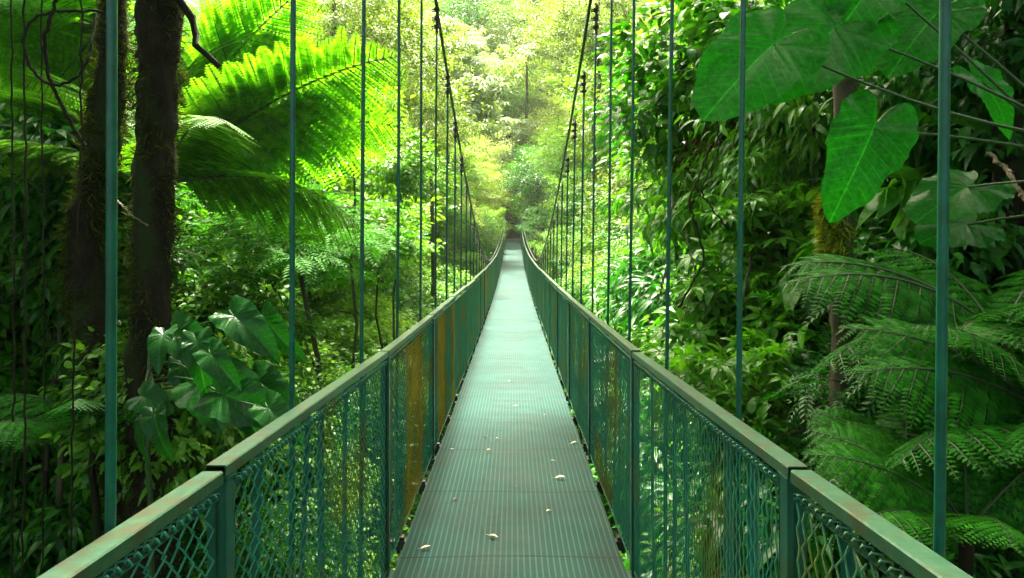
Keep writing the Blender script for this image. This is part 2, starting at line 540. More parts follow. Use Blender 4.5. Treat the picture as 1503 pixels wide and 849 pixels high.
            for q in range(nst):
                u = la + 0.08 + (lb - la - 0.16) * (q + 0.5 + rng.uniform(-0.3, 0.3)) / nst
                w = rng.uniform(0.05, 0.095)
                lean = rng.normal(0.0, 0.10)
                xo = side * (XR + 0.034 + 0.004 * (q % 2)) + float(cx(u))
                zt = za + (zb - za) * (u - ya) / PL
                prof = []
                for h in np.linspace(0.05, RH - 0.02, 7):
                    uu = u + lean * (h - 0.5) + 0.008 * math.sin(h * 5 + q)
                    prof.append((uu, zt - h))
                v = []
                for uu, z in prof:
                    v += [[xo - 0.002, uu - w / 2, z], [xo + side * 0.006, uu, z], [xo - 0.002, uu + w / 2, z]]
                f = []
                for r_ in range(6):
                    f += [[3 * r_, 3 * r_ + 1, 3 * r_ + 4, 3 * r_ + 3], [3 * r_ + 1, 3 * r_ + 2, 3 * r_ + 5, 3 * r_ + 4]]
                b.add(v, f, 1 if (orange and q in ((1, 2) if k == 2 else (1,))) else 0)
            b.build('slat_infill', [M['slat'], M['rust']], bridge)
    # main cables
    def cablez(y):
        y = np.asarray(y, float)
        return CZ - 1.07 + np.where(y < 22, 0.0119 * (y - 22) ** 2, 0.0016 * (y - 22) ** 2)
    for s in (-1, 1):
        yy = np.linspace(-3, END + 2, 120)
        b = MB()
        b.tube(np.stack([cx(yy) + s * 0.672 + 0.015, yy, np.maximum(cablez(yy), railz(yy) + 0.05)], -1), 0.014, 8)
        b.build('main_cable', M['cable'], bridge)
    # hangers with clamps
    for s in (-1, 1):
        for k in range(-1, 48):
            y = 1.16 + k + (rng.normal(0, 0.012) if k > 2 else (0.024 if s < 0 else -0.015) * (k == 0))
            zc = float(max(cablez(y), railz(y) + 0.05))
            zb_ = float(deckz(y)) - 0.13
            xb = -0.004 + s * 0.682
            lean = 0.006 if s < 0 else 0.016
            xt = xb + lean * (zc - zb_) * 0.8
            b = MB()
            pts = [(xb + (xt - xb) * t + 0.002 * math.sin(t * 9 + k), y, zb_ + (zc - zb_) * t) for t in np.linspace(0, 1, 8)]
            b.tube(pts, 0.0088 if k < 6 else 0.0105, 8)
            h = b.build('hanger', M['teal'] if k > -5 else M['paint'], bridge)
            if zc - CZ < 2.6 and k < 30:
                b = MB()
                cs_ = 1.0 if k < 9 else 0.6
                for q in range(3):
                    zq = zc - 0.04 - 0.075 * q
                    b.box((xt - s * 0.002, y, zq), (0.045 * cs_, 0.035 * cs_, 0.024 * cs_))
                    b.tube([(xt - 0.045 * cs_, y - 0.008, zq), (xt + 0.012, y - 0.008, zq)], 0.006, 4)
                    b.tube([(xt - 0.045 * cs_, y + 0.012, zq - 0.012), (xt + 0.012, y + 0.012, zq - 0.012)], 0.006, 4)
                b.tube([(xt, y, zc - 0.25), (xt + 0.004, y, zc), (xt, y + 0.02, zc + 0.022)], 0.013, 6)
                b.build('clamp', M['dark'], h, False)
    # far portal
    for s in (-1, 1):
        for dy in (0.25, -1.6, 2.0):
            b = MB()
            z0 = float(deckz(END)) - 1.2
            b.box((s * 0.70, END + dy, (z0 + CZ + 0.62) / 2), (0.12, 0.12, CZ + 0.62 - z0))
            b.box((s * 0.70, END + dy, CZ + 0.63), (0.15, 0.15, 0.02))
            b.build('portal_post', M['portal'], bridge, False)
    b = MB()
    b.box((0, END + 1.6, float(deckz(END)) - 0.53), (2.0, 3.0, 1.0))
    b.build('landing', M['concrete'], bridge, False)


build_bridge()

# fallen leaves on the deck


def fallen():
    pts = [(625, 806, 1), (724, 790, 1), (822, 703, 1), (757, 716, 0), (664, 661, 0), (717, 662, 0), (811, 678, 0),
           (668, 735, 0), (690, 537, 0), (730, 645, 0), (805, 752, 0), (712, 642, 0), (757, 597, 0), (843, 652, 1), (748, 560, 0), (800, 610, 0)]
    protos = []
    for q in range(4):
        b = MB()
        L, w = 0.06, 0.02
        v, f = [], []
        for i, t in enumerate(np.linspace(0, 1, 6)):
            hw = w * 0.5 * math.sin(math.pi * (0.06 + 0.9 * t)) + 0.0005
            zc = 0.002 + (0.002 + 0.0015 * q) * math.sin(t * 3.0)
            v += [[(t - 0.5) * L, -hw, zc + hw * (0.8 if q % 2 else 0.3)], [(t - 0.5) * L, 0, zc], [(t - 0.5) * L, hw, zc + hw * 0.6]]
        for i in range(5):
            f += [[3 * i, 3 * i + 3, 3 * i + 4, 3 * i + 1], [3 * i + 1, 3 * i + 4, 3 * i + 5, 3 * i + 2]]
        b.add(v, f)
        b.tube([(-L / 2, 0, 0.004), (-L / 2 - 0.02, 0.004, 0.003)], 0.0008, 4)
        protos.append(b.mesh('fallen_leaf', M['fallen'] if q < 3 else M['fallen2']))
    lab = ['curled cream leaf lying on the deck towards the rail with the mossy trunks', 'largest pale leaf lying flat on the middle of the green deck',
           'white leaf lying alone on the deck near the giant-leaf side railing']
    for i, (px, py, big) in enumerate(pts):
        # intersect the view ray with the deck
        d = 3.5
        for _ in range(40):
            d = (CZ - float(deckz(d))) * F / (py - 330)
        p = W(px, py, d)
        o = bpy.data.objects.new('fallen_leaf', protos[i % 4])
        link(o)
        o.location = (p[0], p[1], float(deckz(p[1])) + 0.008)
        o.rotation_euler = (rng.normal(0, 0.12), rng.normal(0, 0.12), rng.uniform(-0.5, 0.5) if big else rng.uniform(0, 6.28))
        sc = (1.05 if big else 0.6) * rng.uniform(0.85, 1.1)
        o.scale = (sc, sc * 1.2, sc)
        tag(o, lab[i] if i < 3 else 'small dry leaf scattered on the perforated green deck', 'leaf', 'dry leaves scattered on the bridge deck')


fallen()

# ------------------------------------------------------------------ foliage generators


def tmpl_simple(w=0.36, droop=0.16, fold=0.08):
    v = np.array([[0, 0, 0], [0.5, 0, 0.02], [1, 0, -droop], [0.42, w / 2, fold], [0.42, -w / 2, fold]])
    return v, np.array([[0, 1, 2, 3], [1, 0, 4, 2]])


def tmpl_leaf(w=0.34, droop=0.3, fold=0.25, ns=5, peak=0.38):
    v, f = [], []
    for t in np.linspace(0, 1, ns):
        hw = w / 2 * (math.sin(math.pi * t ** (math.log(0.5) / math.log(peak))) ** 0.8 if 0 < t < 1 else 0.0) + 0.006
        z = 0.08 * math.sin(t * 2.2) - droop * t * t
        v += [[t, hw, z + hw * fold], [t, 0, z], [t, -hw, z + hw * fold]]
    for i in range(ns - 1):
        f += [[3 * i, 3 * i + 1, 3 * i + 4, 3 * i + 3], [3 * i + 1, 3 * i + 2, 3 * i + 5, 3 * i + 4]]
    return np.array(v), np.array(f)


def tmpl_palm(n=7, w=0.3, droop=0.45, base=tmpl_simple, spread=150):
    V, Fs, k = [], [], 0
    for a in np.linspace(-spread, spread, n):
        v, f = base(w, droop)
        v = v * np.array([1 - 0.25 * abs(a) / 180, 1, 1]) + np.array([0.08, 0, 0])
        c, s = math.cos(R(a)), math.sin(R(a))
        V.append(np.stack([v[:, 0] * c - v[:, 1] * s, v[:, 0] * s + v[:, 1] * c, v[:, 2]], -1))
        Fs.append(f + k)
        k += len(v)
    return np.concatenate(V), np.concatenate(Fs)


def tmpl_pinnate(n=6, w=0.3):
    V, Fs, k = [], [], 0
    for i in range(n):
        t = 0.15 + 0.85 * i / (n - 1)
        for s in (-1, 1):
            v, f = tmpl_simple(w, 0.15)
            ln = 0.36 * (1 - 0.45 * abs(t - 0.45))
            a = R(62 - 25 * t) * s
            v = v * ln
            c, sn = math.cos(a), math.sin(a)
            V.append(np.stack([v[:, 0] * c - v[:, 1] * sn + t, v[:, 0] * sn + v[:, 1] * c, v[:, 2] - 0.28 * t * t], -1))
            Fs.append(f + k)
            k += len(v)
    return np.concatenate(V), np.concatenate(Fs)


def norm(a):
    return a / (np.linalg.norm(a, axis=-1, keepdims=True) + 1e-9)


def scatter(b, tm, P, T, N, S, mi=0):
    tv, tf = tm
    T = norm(T)
    N = norm(N - (N * T).sum(-1, keepdims=True) * T)
    B = np.cross(N, T)
    V = P[:, None, :] + S[:, None, None] * (tv[None, :, 0:1] * T[:, None, :] + tv[None, :, 1:2] * B[:, None, :] + tv[None, :, 2:3] * N[:, None, :])
    n = len(tv)
    f = (np.arange(len(P)) * n)[:, None, None] + tf[None]
    b.add(V.reshape(-1, 3), f.reshape(-1, 4), mi)


def crown_mesh(name, mat, ncl, npl, size, clr, tm, R3=(1, 1, 1), flat=0.55, droop=0.3, shell=0.55, upn=1.0, seed=0):
    g = np.random.default_rng(seed)
    d = norm(g.normal(size=(ncl, 3)))
    r = g.uniform(0.05, 1, ncl) ** shell
    C = d * r[:, None] * (0.8 + 0.35 * g.random((ncl, 1))) * np.array(R3)
    b = MB()
    cs = clr * g.uniform(0.55, 1.35, ncl)
    idx = np.repeat(np.arange(ncl), npl)
    q = g.normal(size=(len(idx), 3)) * np.array([0.43, 0.43, 0.43 * flat])
    P = C[idx] + q * cs[idx][:, None]
    out = norm(P * np.array([1, 1, 0.5]))
    T = norm(q * np.array([1, 1, 0.6])) * 0.8 + out * 0.6 + g.normal(size=P.shape) * 0.45
    T[:, 2] -= droop
    N = np.array([0, 0, upn]) + out * 0.35 + g.normal(size=P.shape) * 0.42
    S = size * g.uniform(0.5, 1.25, len(P))
    scatter(b, tm, P, T, N, S)
    # fine twigs inside every clump
    me = b.mesh(name, mat, True)
    return me, C


def wobble(p0, p1, n, amp, g=rng):
    t = np.linspace(0, 1, n)[:, None]
    P = np.asarray(p0) * (1 - t) + np.asarray(p1) * t
    w = np.cumsum(g.normal(size=(n, 3)), 0)
    w -= w[0] + (w[-1] - w[0]) * t
    return P + w * amp


KINDS = {}


def kind(key, name, mat, *a, **k):
    KINDS[key] = crown_mesh(name, mat, *a, **k)


T5 = tmpl_simple()
T5W = tmpl_simple(0.5, 0.12, 0.06)
LF = tmpl_leaf()
LFN = tmpl_leaf(0.24, 0.4, 0.2, 5, 0.35)
LFW = tmpl_leaf(0.5, 0.25, 0.2, 5, 0.42)
PALM = tmpl_palm()
PALMN = tmpl_palm(6, 0.34, 0.35, lambda w, d: tmpl_leaf(w, d, 0.2, 4), 140)
PIN = tmpl_pinnate()

# unit crowns (radius about 1): key -> (mesh, clump centres)
kind('far_olive', 'crown', M['olive'], 120, 150, 0.052, 0.24, T5W, seed=1)
kind('far_olive2', 'crown', M['olive'], 110, 150, 0.055, 0.28, T5, seed=21, flat=0.4)
kind('far_green', 'crown', M['midg'], 120, 150, 0.052, 0.24, T5W, seed=2)
kind('far_lime', 'crown', M['lime'], 130, 140, 0.05, 0.25, T5W, seed=3)
kind('far_yellow', 'crown', M['yellow'], 120, 150, 0.052, 0.25, T5W, seed=4)
kind('far_pale', 'crown', M['pale'], 100, 34, 0.10, 0.27, PALM, seed=5, flat=0.4)
kind('mid_olive', 'crown', M['olive'], 80, 70, 0.09, 0.3, T5W, seed=6)
kind('mid_light', 'crown', M['lightg'], 60, 60, 0.13, 0.33, LFW, seed=7)
kind('mid_lime', 'crown', M['lime'], 60, 60, 0.12, 0.33, LFW, seed=8)
kind('mid_green', 'crown', M['midg'], 60, 60, 0.12, 0.33, LF, seed=9)
kind('mid_deep', 'crown', M['deepg'], 60, 60, 0.12, 0.33, LF, seed=10)
kind('near_lance', 'crown', M['freshg'], 46, 42, 0.20, 0.36, LFN, seed=11, droop=0.7)
kind('near_broad', 'crown', M['midg'], 42, 38, 0.21, 0.38, LFW, seed=12, droop=0.45)
kind('near_deep', 'crown', M['deepg'], 42, 42, 0.20, 0.38, LF, seed=13, droop=0.6)
kind('near_palm', 'crown', M['freshg'], 40, 12, 0.23, 0.40, PALMN, seed=14, flat=0.45)
kind('near_pin', 'crown', M['deepg'], 46, 16, 0.32, 0.42, PIN, seed=15, flat=0.4)
kind('near_big', 'crown', M['midg'], 26, 14, 0.42, 0.45, tmpl_leaf(0.46, 0.45, 0.22, 6, 0.42), seed=18, droop=0.55)
kind('near_strap', 'crown', M['deepg'], 24, 26, 0.55, 0.40, tmpl_leaf(0.13, 0.7, 0.3, 6, 0.4), seed=19, droop=0.25)
kind('dry', 'crown', M['dryl'], 34, 34, 0.26, 0.36, LFN, seed=20, droop=1.4)
kind('fine', 'crown', M['matte'], 60, 26, 0.22, 0.36, PIN, seed=16, flat=0.35)
kind('canopy', 'crown', M['deepg'], 90, 45, 0.13, 0.34, LF, seed=17, flat=0.4)

PLACED = []


def plant(name, key, c, scale, label, cat, group=None, bark='bark2', r=None, base=None, nb=12, rot=None, lean=0.3, elbow=False):
    """a tree or shrub whose crown centre sits at c; its stem is grown down to the ground"""
    me, C = KINDS[key]
    c = np.asarray(c, float)
    if np.isscalar(scale):
        scale = (scale, scale, scale)
    sc = np.array(scale)
    if base is None:
        bx, by = c[0] + rng.normal(0, lean * 0.5), c[1] + rng.normal(0, lean * 0.5)
    else:
        bx, by = base
    bz = float(ground(bx, by))
    if c[2] - bz < sc[2] * 0.5:
        bz = min(bz, c[2] - sc[2] * 0.5)
    root = empty(name, (bx, by, bz), label, cat, group)
    loc = c - np.array([bx, by, bz])
    a = rng.uniform(0, 2 * math.pi) if rot is None else rot
    cr = bpy.data.objects.new('crown', me)
    link(cr, root)
    cr.location = tuple(loc)
    cr.scale = tuple(sc)
    cr.rotation_euler = (0, 0, a)
    H = float(np.linalg.norm(loc))
    if r is None:
        r = 0.02 + 0.02 * float(sc.mean())
    b = MB()
    n = 9
    top = loc + np.array([0, 0, 0.45 * sc[2]])
    path = wobble((0, 0, -0.15), top, n, 0.02 * H ** 0.7)
    if elbow:
        tt = np.linspace(0, 1, n)
        path[:, :2] *= (np.clip((tt - 0.62) / 0.38, 0, 1) / np.maximum(tt, 0.01))[:, None]
    b.tube(path, np.linspace(r * 1.15, r * 0.35, n) * np.where(np.arange(n) == 0, 1.4, 1), 7, 0.05)
    ca, sa = math.cos(a), math.sin(a)
    sel = rng.choice(len(C), min(nb, len(C)), replace=False)
    for i in sel:
        p = C[i] * sc
        p = np.array([p[0] * ca - p[1] * sa, p[0] * sa + p[1] * ca, p[2]]) + loc
        hh = np.clip(p[2] - 0.45 * np.linalg.norm(p[:2] - loc[:2]), 0.2 * loc[2], top[2])
        k = int(np.clip(np.searchsorted(path[:, 2], hh), 1, n - 1))
        q = path[k]
        pp = wobble(q, p, 5, 0.03 * np.linalg.norm(p - q))
        pp[1:4, 2] += 0.06 * np.linalg.norm(p - q)
        b.tube(pp, np.linspace(r * 0.42, r * 0.08, 5), 4, cap=False)
    b.build('trunk', M[bark], root)
    PLACED.append((name, label))
    return root


# ------------------------------------------------------------------ fern fronds
def frond_mesh(name, mat, npair=26, nsub=17, arch=0.9, droop=0.35, wid=0.33, seed=0, pw=0.5, start=0.12):
    """unit length bipinnate frond along +x, arching over"""
    g = np.random.default_rng(seed)
    b = MB()
    ts = np.linspace(0, 1, 24)

    def rach(t):
        # circular arc bending downwards
        ang0, ang1 = arch, arch - 1.5 * (arch + droop) / 1.2
        tt = np.linspace(0, 1, 60)
        a = ang0 + (ang1 - ang0) * tt ** 1.2
        X = np.concatenate([[0], np.cumsum(np.cos(a[:-1])) / 59])
        Z = np.concatenate([[0], np.cumsum(np.sin(a[:-1])) / 59])
        return np.interp(t, tt, X), np.interp(t, tt, Z), np.interp(t, tt, a)
    X, Z, A = rach(ts)
    b.tube(np.stack([X, 0 * X, Z], -1), np.linspace(0.011, 0.0012, 24), 5, mi=1)
    tv, tf = tmpl_simple(0.5, 0.06, 0.03)
    P, T, N, S = [], [], [], []
    for i in range(npair):
        t = start + (1 - start) * (i + 0.5) / npair
        u = (t - start) / (1 - start)
        ln = wid * (math.sin(math.pi * min(1, 0.18 + 0.82 * u) ** 0.9)) ** 0.75 * (0.92 + 0.16 * g.random())
        ln = max(ln, 0.03)
        x, z, a = rach(t)
        tx = np.array([math.cos(a), 0, math.sin(a)])
        nz = np.array([-math.sin(a), 0, math.cos(a)])
        for s in (-1, 1):
            sw = 0.28 + 0.35 * u + g.normal(0, 0.05)
            dr = 0.22 + g.normal(0, 0.07)
            d = norm(np.array([0, s, 0]) * math.cos(sw) + tx * math.sin(sw) - np.array([0, 0, dr]))
            o = np.array([x, 0, z])
            m = max(5, int(nsub * (ln / wid) ** 0.7))
            tt = (np.arange(m) + 0.6) / m
            bend = -0.22 * ln * tt ** 2
            pts = o + d[None] * (tt * ln)[:, None] + np.array([0, 0, 1.0])[None] * bend[:, None]
            n0 = norm(nz - d * (nz @ d))
            side = np.cross(n0, d)
            pl = ln * pw * 0.42 * (1 - tt) ** 0.55 * (0.55 + 0.45 * np.minimum(1, tt * 5)) + 0.006
            for s2 in (-1, 1):
                P.append(pts)
                T.append(np.tile(side * s2 * 0.92 + d * 0.42 - np.array([0, 0, 0.12]), (m, 1)))
                N.append(np.tile(n0, (m, 1)) + g.normal(0, 0.08, (m, 3)))
                S.append(pl * g.uniform(0.9, 1.1, m))
            pth = np.stack([o, o + d * ln * 0.5 + [0, 0, -0.055 * ln], o + d * ln + [0, 0, -0.22 * ln]])
            b.tube(pth, [0.0026, 0.0018, 0.0006], 3, mi=1, cap=False)
    P, T, N, S = map(np.concatenate, (P, T, N, S))
    scatter(b, (tv, tf), P, T, N, S)
    return b.mesh(name, [mat, M['stem']], False)


FR = [frond_mesh('frond', M['fern'], 30, 22, 0.75, 0.3, 0.29, 31, 0.43), frond_mesh('frond', M['fern'], 30, 22, 0.45, 0.4, 0.30, 32, 0.43),
      frond_mesh('frond', M['fern'], 30, 22, 1.0, 0.4, 0.28, 33, 0.43)]
FD = [frond_mesh('frond', M['fernd'], 18, 17, 0.6, 0.35, 0.34, 34, 0.5), frond_mesh('frond', M['fernd'], 16, 15, 0.4, 0.4, 0.36, 35, 0.55), frond_mesh('frond', M['fernd'], 20, 17, 0.8, 0.25, 0.30, 36, 0.48)]


def add_frond(root, me, loc, az, pitch, length, roll=0.0):
    o = bpy.data.objects.new('frond', me)
    link(o, root)
    o.location = tuple(loc)
    o.rotation_mode = 'QUATERNION'
    q = Matrix.Rotation(az, 4, 'Z') @ Matrix.Rotation(-pitch, 4, 'Y') @ Matrix.Rotation(roll, 4, 'X')
    o.rotation_quaternion = q.to_quaternion()
    o.scale = (length,) * 3
    return o


def tree_fern(c, fr, label, meshes=FR, r=0.085, group=None, base=None, name='tree_fern'):
    c = np.asarray(c, float)
    bx, by = (c[0], c[1]) if base is None else base
    bz = float(ground(bx, by))
    root = empty(name, (bx, by, bz), label, 'fern', group)
    loc = c - np.array([bx, by, bz])
    b = MB()
    path = wobble((0, 0, -0.2), loc, 12, 0.03)
    b.tube(path, np.linspace(r * 1.3, r * 0.8, 12), 9, 0.12)
    b.build('trunk', M['bark'], root)
    for (az, pi, L, rl, mi) in fr:
        add_frond(root, meshes[mi % len(meshes)], loc, R(az), R(pi), L, R(rl))
    return root


# bright tree fern behind the mossy trunk: azimuth 0 = +x (right), 90 = away, -90 = to the camera
tree_fern(W(232, 272, 6.6), [
    (6, 50, 2.7, -48, 0), (-6, 27, 2.75, -40, 1), (10, 8, 2.6, -42, 0), (-16, -10, 2.3, -30, 1), (38, 38, 2.5, -25, 2), (80, 16, 2.2, -10, 1), (-48, 14, 1.9, -5, 1),
    (125, 18, 2.2, 25, 0), (158, 32, 2.3, 40, 1), (186, 12, 2.2, 35, 0), (215, 6, 2.0, 10, 1)],
    'large bright lime tree fern spreading its fronds out behind the thick mossy trunk')
tree_fern(W(150, 40, 8.0), [(a, p, L, rl, i) for i, (a, p, L, rl) in enumerate(
    [(170, 2, 2.3, 45), (195, -8, 2.3, 40), (150, 20, 2.2, 55), (215, -15, 2.2, 25), (240, -10, 2.0, 0), (120, 10, 2.2, -8), (265, -4, 2.0, 0), (300, 4, 2.2, 15), (180, -30, 2.2, 50),
     (130, -10, 2.2, 40), (160, -40, 2.2, 40), (90, 10, 2.2, 10)])],
    'tall tree fern with hanging bright fronds behind the looping vine')

# ------------------------------------------------------------------ giant leaves


def heart_mesh(name, mat, seed=0, wid=1.0, droop=0.25, fold=0.22, tip=1.0, lobes=0.5, wave=0.032):
    g = np.random.default_rng(seed)
    th = np.linspace(-math.pi, math.pi, 73)[:-1]
    ad = np.abs(np.degrees(th))
    r = np.interp(ad, [0, 6, 16, 32, 55, 80, 105, 130, 150, 163, 172, 180],
                  [tip, 0.93, 0.80, 0.64, 0.52, 0.46, 0.46, 0.50, lobes, lobes * 0.82, lobes * 0.4, 0.10])
    r = r * (1 + g.normal(0, 0.035, len(r)) * np.minimum(1, (180 - ad) / 40))
    r = r * (1 - 0.10 * np.maximum(0, np.sin(th * 5.5 + seed * 2.1)) ** 8)
    for _ in range(1):
        r = 0.25 * np.roll(r, 1) + 0.5 * r + 0.25 * np.roll(r, -1)
    nr = 8
    rows = []
    for i in range(nr + 1):
        s = i / nr
        x = r * s * np.cos(th)
        y = r * s * np.sin(th) * wid
        ay = np.abs(y)
        z = fold * ay - 0.35 * ay ** 2 - droop * np.maximum(x, 0) ** 2 - 0.18 * np.maximum(-x, 0) ** 1.5
        z = z + wave * np.sin((x - 0.75 * ay) * 8.5 * 2 * math.pi) * 0.35 * np.minimum(1, ay * 8) + wave * s ** 2 * np.sin(th * 7 + seed)
        rows.append(np.stack([x, y, z], -1))
    V = np.concatenate(rows)
    n = len(th)
    f = []
    for i in range(nr):
        for j in range(n):
            k = (j + 1) % n
            f.append([i * n + j, i * n + k, (i + 1) * n + k, (i + 1) * n + j])
    b = MB()
    b.add(V, f)
    b.uv.append(V[:, :2].copy())
    return b.mesh(name, mat)


HEART = [heart_mesh('leaf', M['big'], 1, 0.95, 0.25), heart_mesh('leaf', M['big'], 2, 0.85, 0.4, 0.3), heart_mesh('leaf', M['big'], 3, 1.05, 0.12, 0.15)]
PHIL = [heart_mesh('leaf', M['phil'], 4, 0.75, 0.5, 0.35, 1.05, 0.38, 0.03), heart_mesh('leaf', M['phil'], 5, 0.68, 0.8, 0.45, 1.0, 0.36, 0.03),
        heart_mesh('leaf', M['phil'], 6, 0.9, 0.4, 0.3, 0.9, 0.42, 0.02)]


def put_leaf(root, rl, me, p, tipdir, nrm, size, stem_from, rad=0.006, sag=0.08, stem_mat='stem'):
    """a leaf (part) at world point p with its petiole (sub-part) reaching back to stem_from"""
    o = bpy.data.objects.new('leaf', me)
    link(o, root)
    t = norm(np.asarray(tipdir, float))
    n = np.asarray(nrm, float)
    n = norm(n - t * (n @ t))
    bb = np.cross(n, t)
    Mx = Matrix(((t[0], bb[0], n[0]), (t[1], bb[1], n[1]), (t[2], bb[2], n[2])))
    o.rotation_mode = 'QUATERNION'
    o.rotation_quaternion = Mx.to_quaternion()
    o.location = tuple(np.asarray(p) - rl)
    o.scale = (size,) * 3
    # petiole in leaf space
    Mi = np.array(Mx.inverted())
    s = (Mi @ (np.asarray(stem_from, float) - p)) / size
    up = Mi @ np.array([0, 0, 1.0])
    tt = np.linspace(0, 1, 9)[:, None]
    path = s[None] * tt + up[None] * (sag / size * np.sin(tt * math.pi))
    b = MB()
    b.tube(path, np.linspace(rad * 0.75, rad * 1.4, 9) / size, 6)
    b.build('petiole', M[stem_mat], o)
    return o


# giant-leaved climber upper right; stems reach in from a dark trunk
def giant_plant():
    st = W(1640, 250, 2.75)
    root = empty('giant_leaf_plant', (2.7, 2.9, float(ground(2.7, 2.9))), 'climber with giant heart-shaped leaves held out on long dark stems over the railing', 'plant')
    rl = np.array(root.location)
    b = MB()
    b.tube(wobble((0, 0, -0.1), W(1640, 250, 2.75) + np.array([0.1, 0, 0.8]) - rl, 12, 0.02), np.linspace(0.05, 0.035, 12), 8, 0.06)
    b.build('stem', M['bark'], root)
    hang = lambda *v: np.array(v, float)
    # (attachment px,py,d, tip px,py,d, size, mesh, normal)
    L = [
        (1135, 66, 2.55, 1030, 160, 2.40, None, 0, (0.10, -0.75, 0.75)),
        (1225, 42, 2.75, 1120, 140, 2.62, None, 2, (-0.15, -0.85, 0.6)),
        (1282, 190, 2.6, 1236, 296, 2.5, None, 1, (-0.2, -0.95, 0.30)),
        (1375, 20, 2.9, 1300, 100, 2.8, None, 0, (0.0, -0.5, 0.8)),
        (1420, 275, 3.1, 1340, 320, 3.0, None, 2, (0.25, -0.3, 0.9)),
        (1440, 120, 3.0, 1500, 180, 2.9, None, 1, (-0.1, -0.5, 0.8)),
        (1290, -30, 2.8, 1215, 50, 2.7, None, 1, (0.0, -0.7, 0.7)),
        (1420, 330, 3.2, 1350, 350, 3.1, None, 2, (0.1, -0.5, 0.8)),
    ]
    for i, (ax, ay, ad, tx, ty, td, _, mi, nr) in enumerate(L):
        p, t = W(ax, ay, ad), W(tx, ty, td)
        size = float(np.linalg.norm(t - p)) / (0.97 if mi != 1 else 0.9)
        put_leaf(root, rl, HEART[mi], p, t - p, nr, size, W(1640, 215 + i * 14, 2.75), 0.0055, 0.03 if i in (1,) else -0.06 if i == 0 else 0.02)


giant_plant()


def philodendron():
    root_p = W(222, 600, 4.78)
    root = empty('philodendron', (root_p[0], root_p[1], float(ground(root_p[0], root_p[1]))), 'philodendron with drooping glossy leaves climbing the thick mossy trunk', 'plant')
    rl = np.array(root.location)
    b = MB()
    b.tube(wobble((0, 0, -0.1), W(222, 500, 4.72) - rl, 14, 0.012), np.linspace(0.022, 0.016, 14), 6, 0.05)
    b.build('stem', M['stem'], root)
    L = [(240, 492, 4.4, 232, 520, 4.3, 0), (262, 492, 4.5, 330, 535, 4.4, 1), (290, 505, 4.3, 300, 570, 4.2, 1), (345, 465, 4.6, 405, 510, 4.5, 0),
         (310, 520, 4.2, 345, 560, 4.1, 0), (300, 560, 4.4, 395, 580, 4.3, 2), (210, 583, 4.4, 250, 595, 4.35, 2), (228, 612, 4.3, 238, 668, 4.2, 1),
         (215, 615, 4.35, 200, 650, 4.3, 1), (330, 580, 4.2, 420, 610, 4.1, 0), (350, 600, 4.2, 385, 640, 4.1, 1), (380, 560, 4.5, 440, 600, 4.4, 0),
         (300, 590, 4.5, 330, 625, 4.4, 2), (390, 470, 4.8, 430, 520, 4.7, 1), (270, 540, 4.6, 285, 600, 4.5, 1), (395, 600, 4.0, 440, 640, 3.9, 0)]
    for i, (ax, ay, ad, tx, ty, td, mi) in enumerate(L):
        p, t = W(ax, ay, ad), W(tx, ty, td)
        size = float(np.linalg.norm(t - p)) * 1.05
        nr = np.array([rng.normal(-0.1, 0.3), -0.75 + rng.normal(0, 0.15), 0.7])
        put_leaf(root, rl, PHIL[mi], p, (t - p) + np.array([0, -0.05, 0]), nr, max(size, 0.24), W(222, 505 + 6 * i, 4.72), 0.005, 0.06)


philodendron()

# ------------------------------------------------------------------ trunks near the bridge


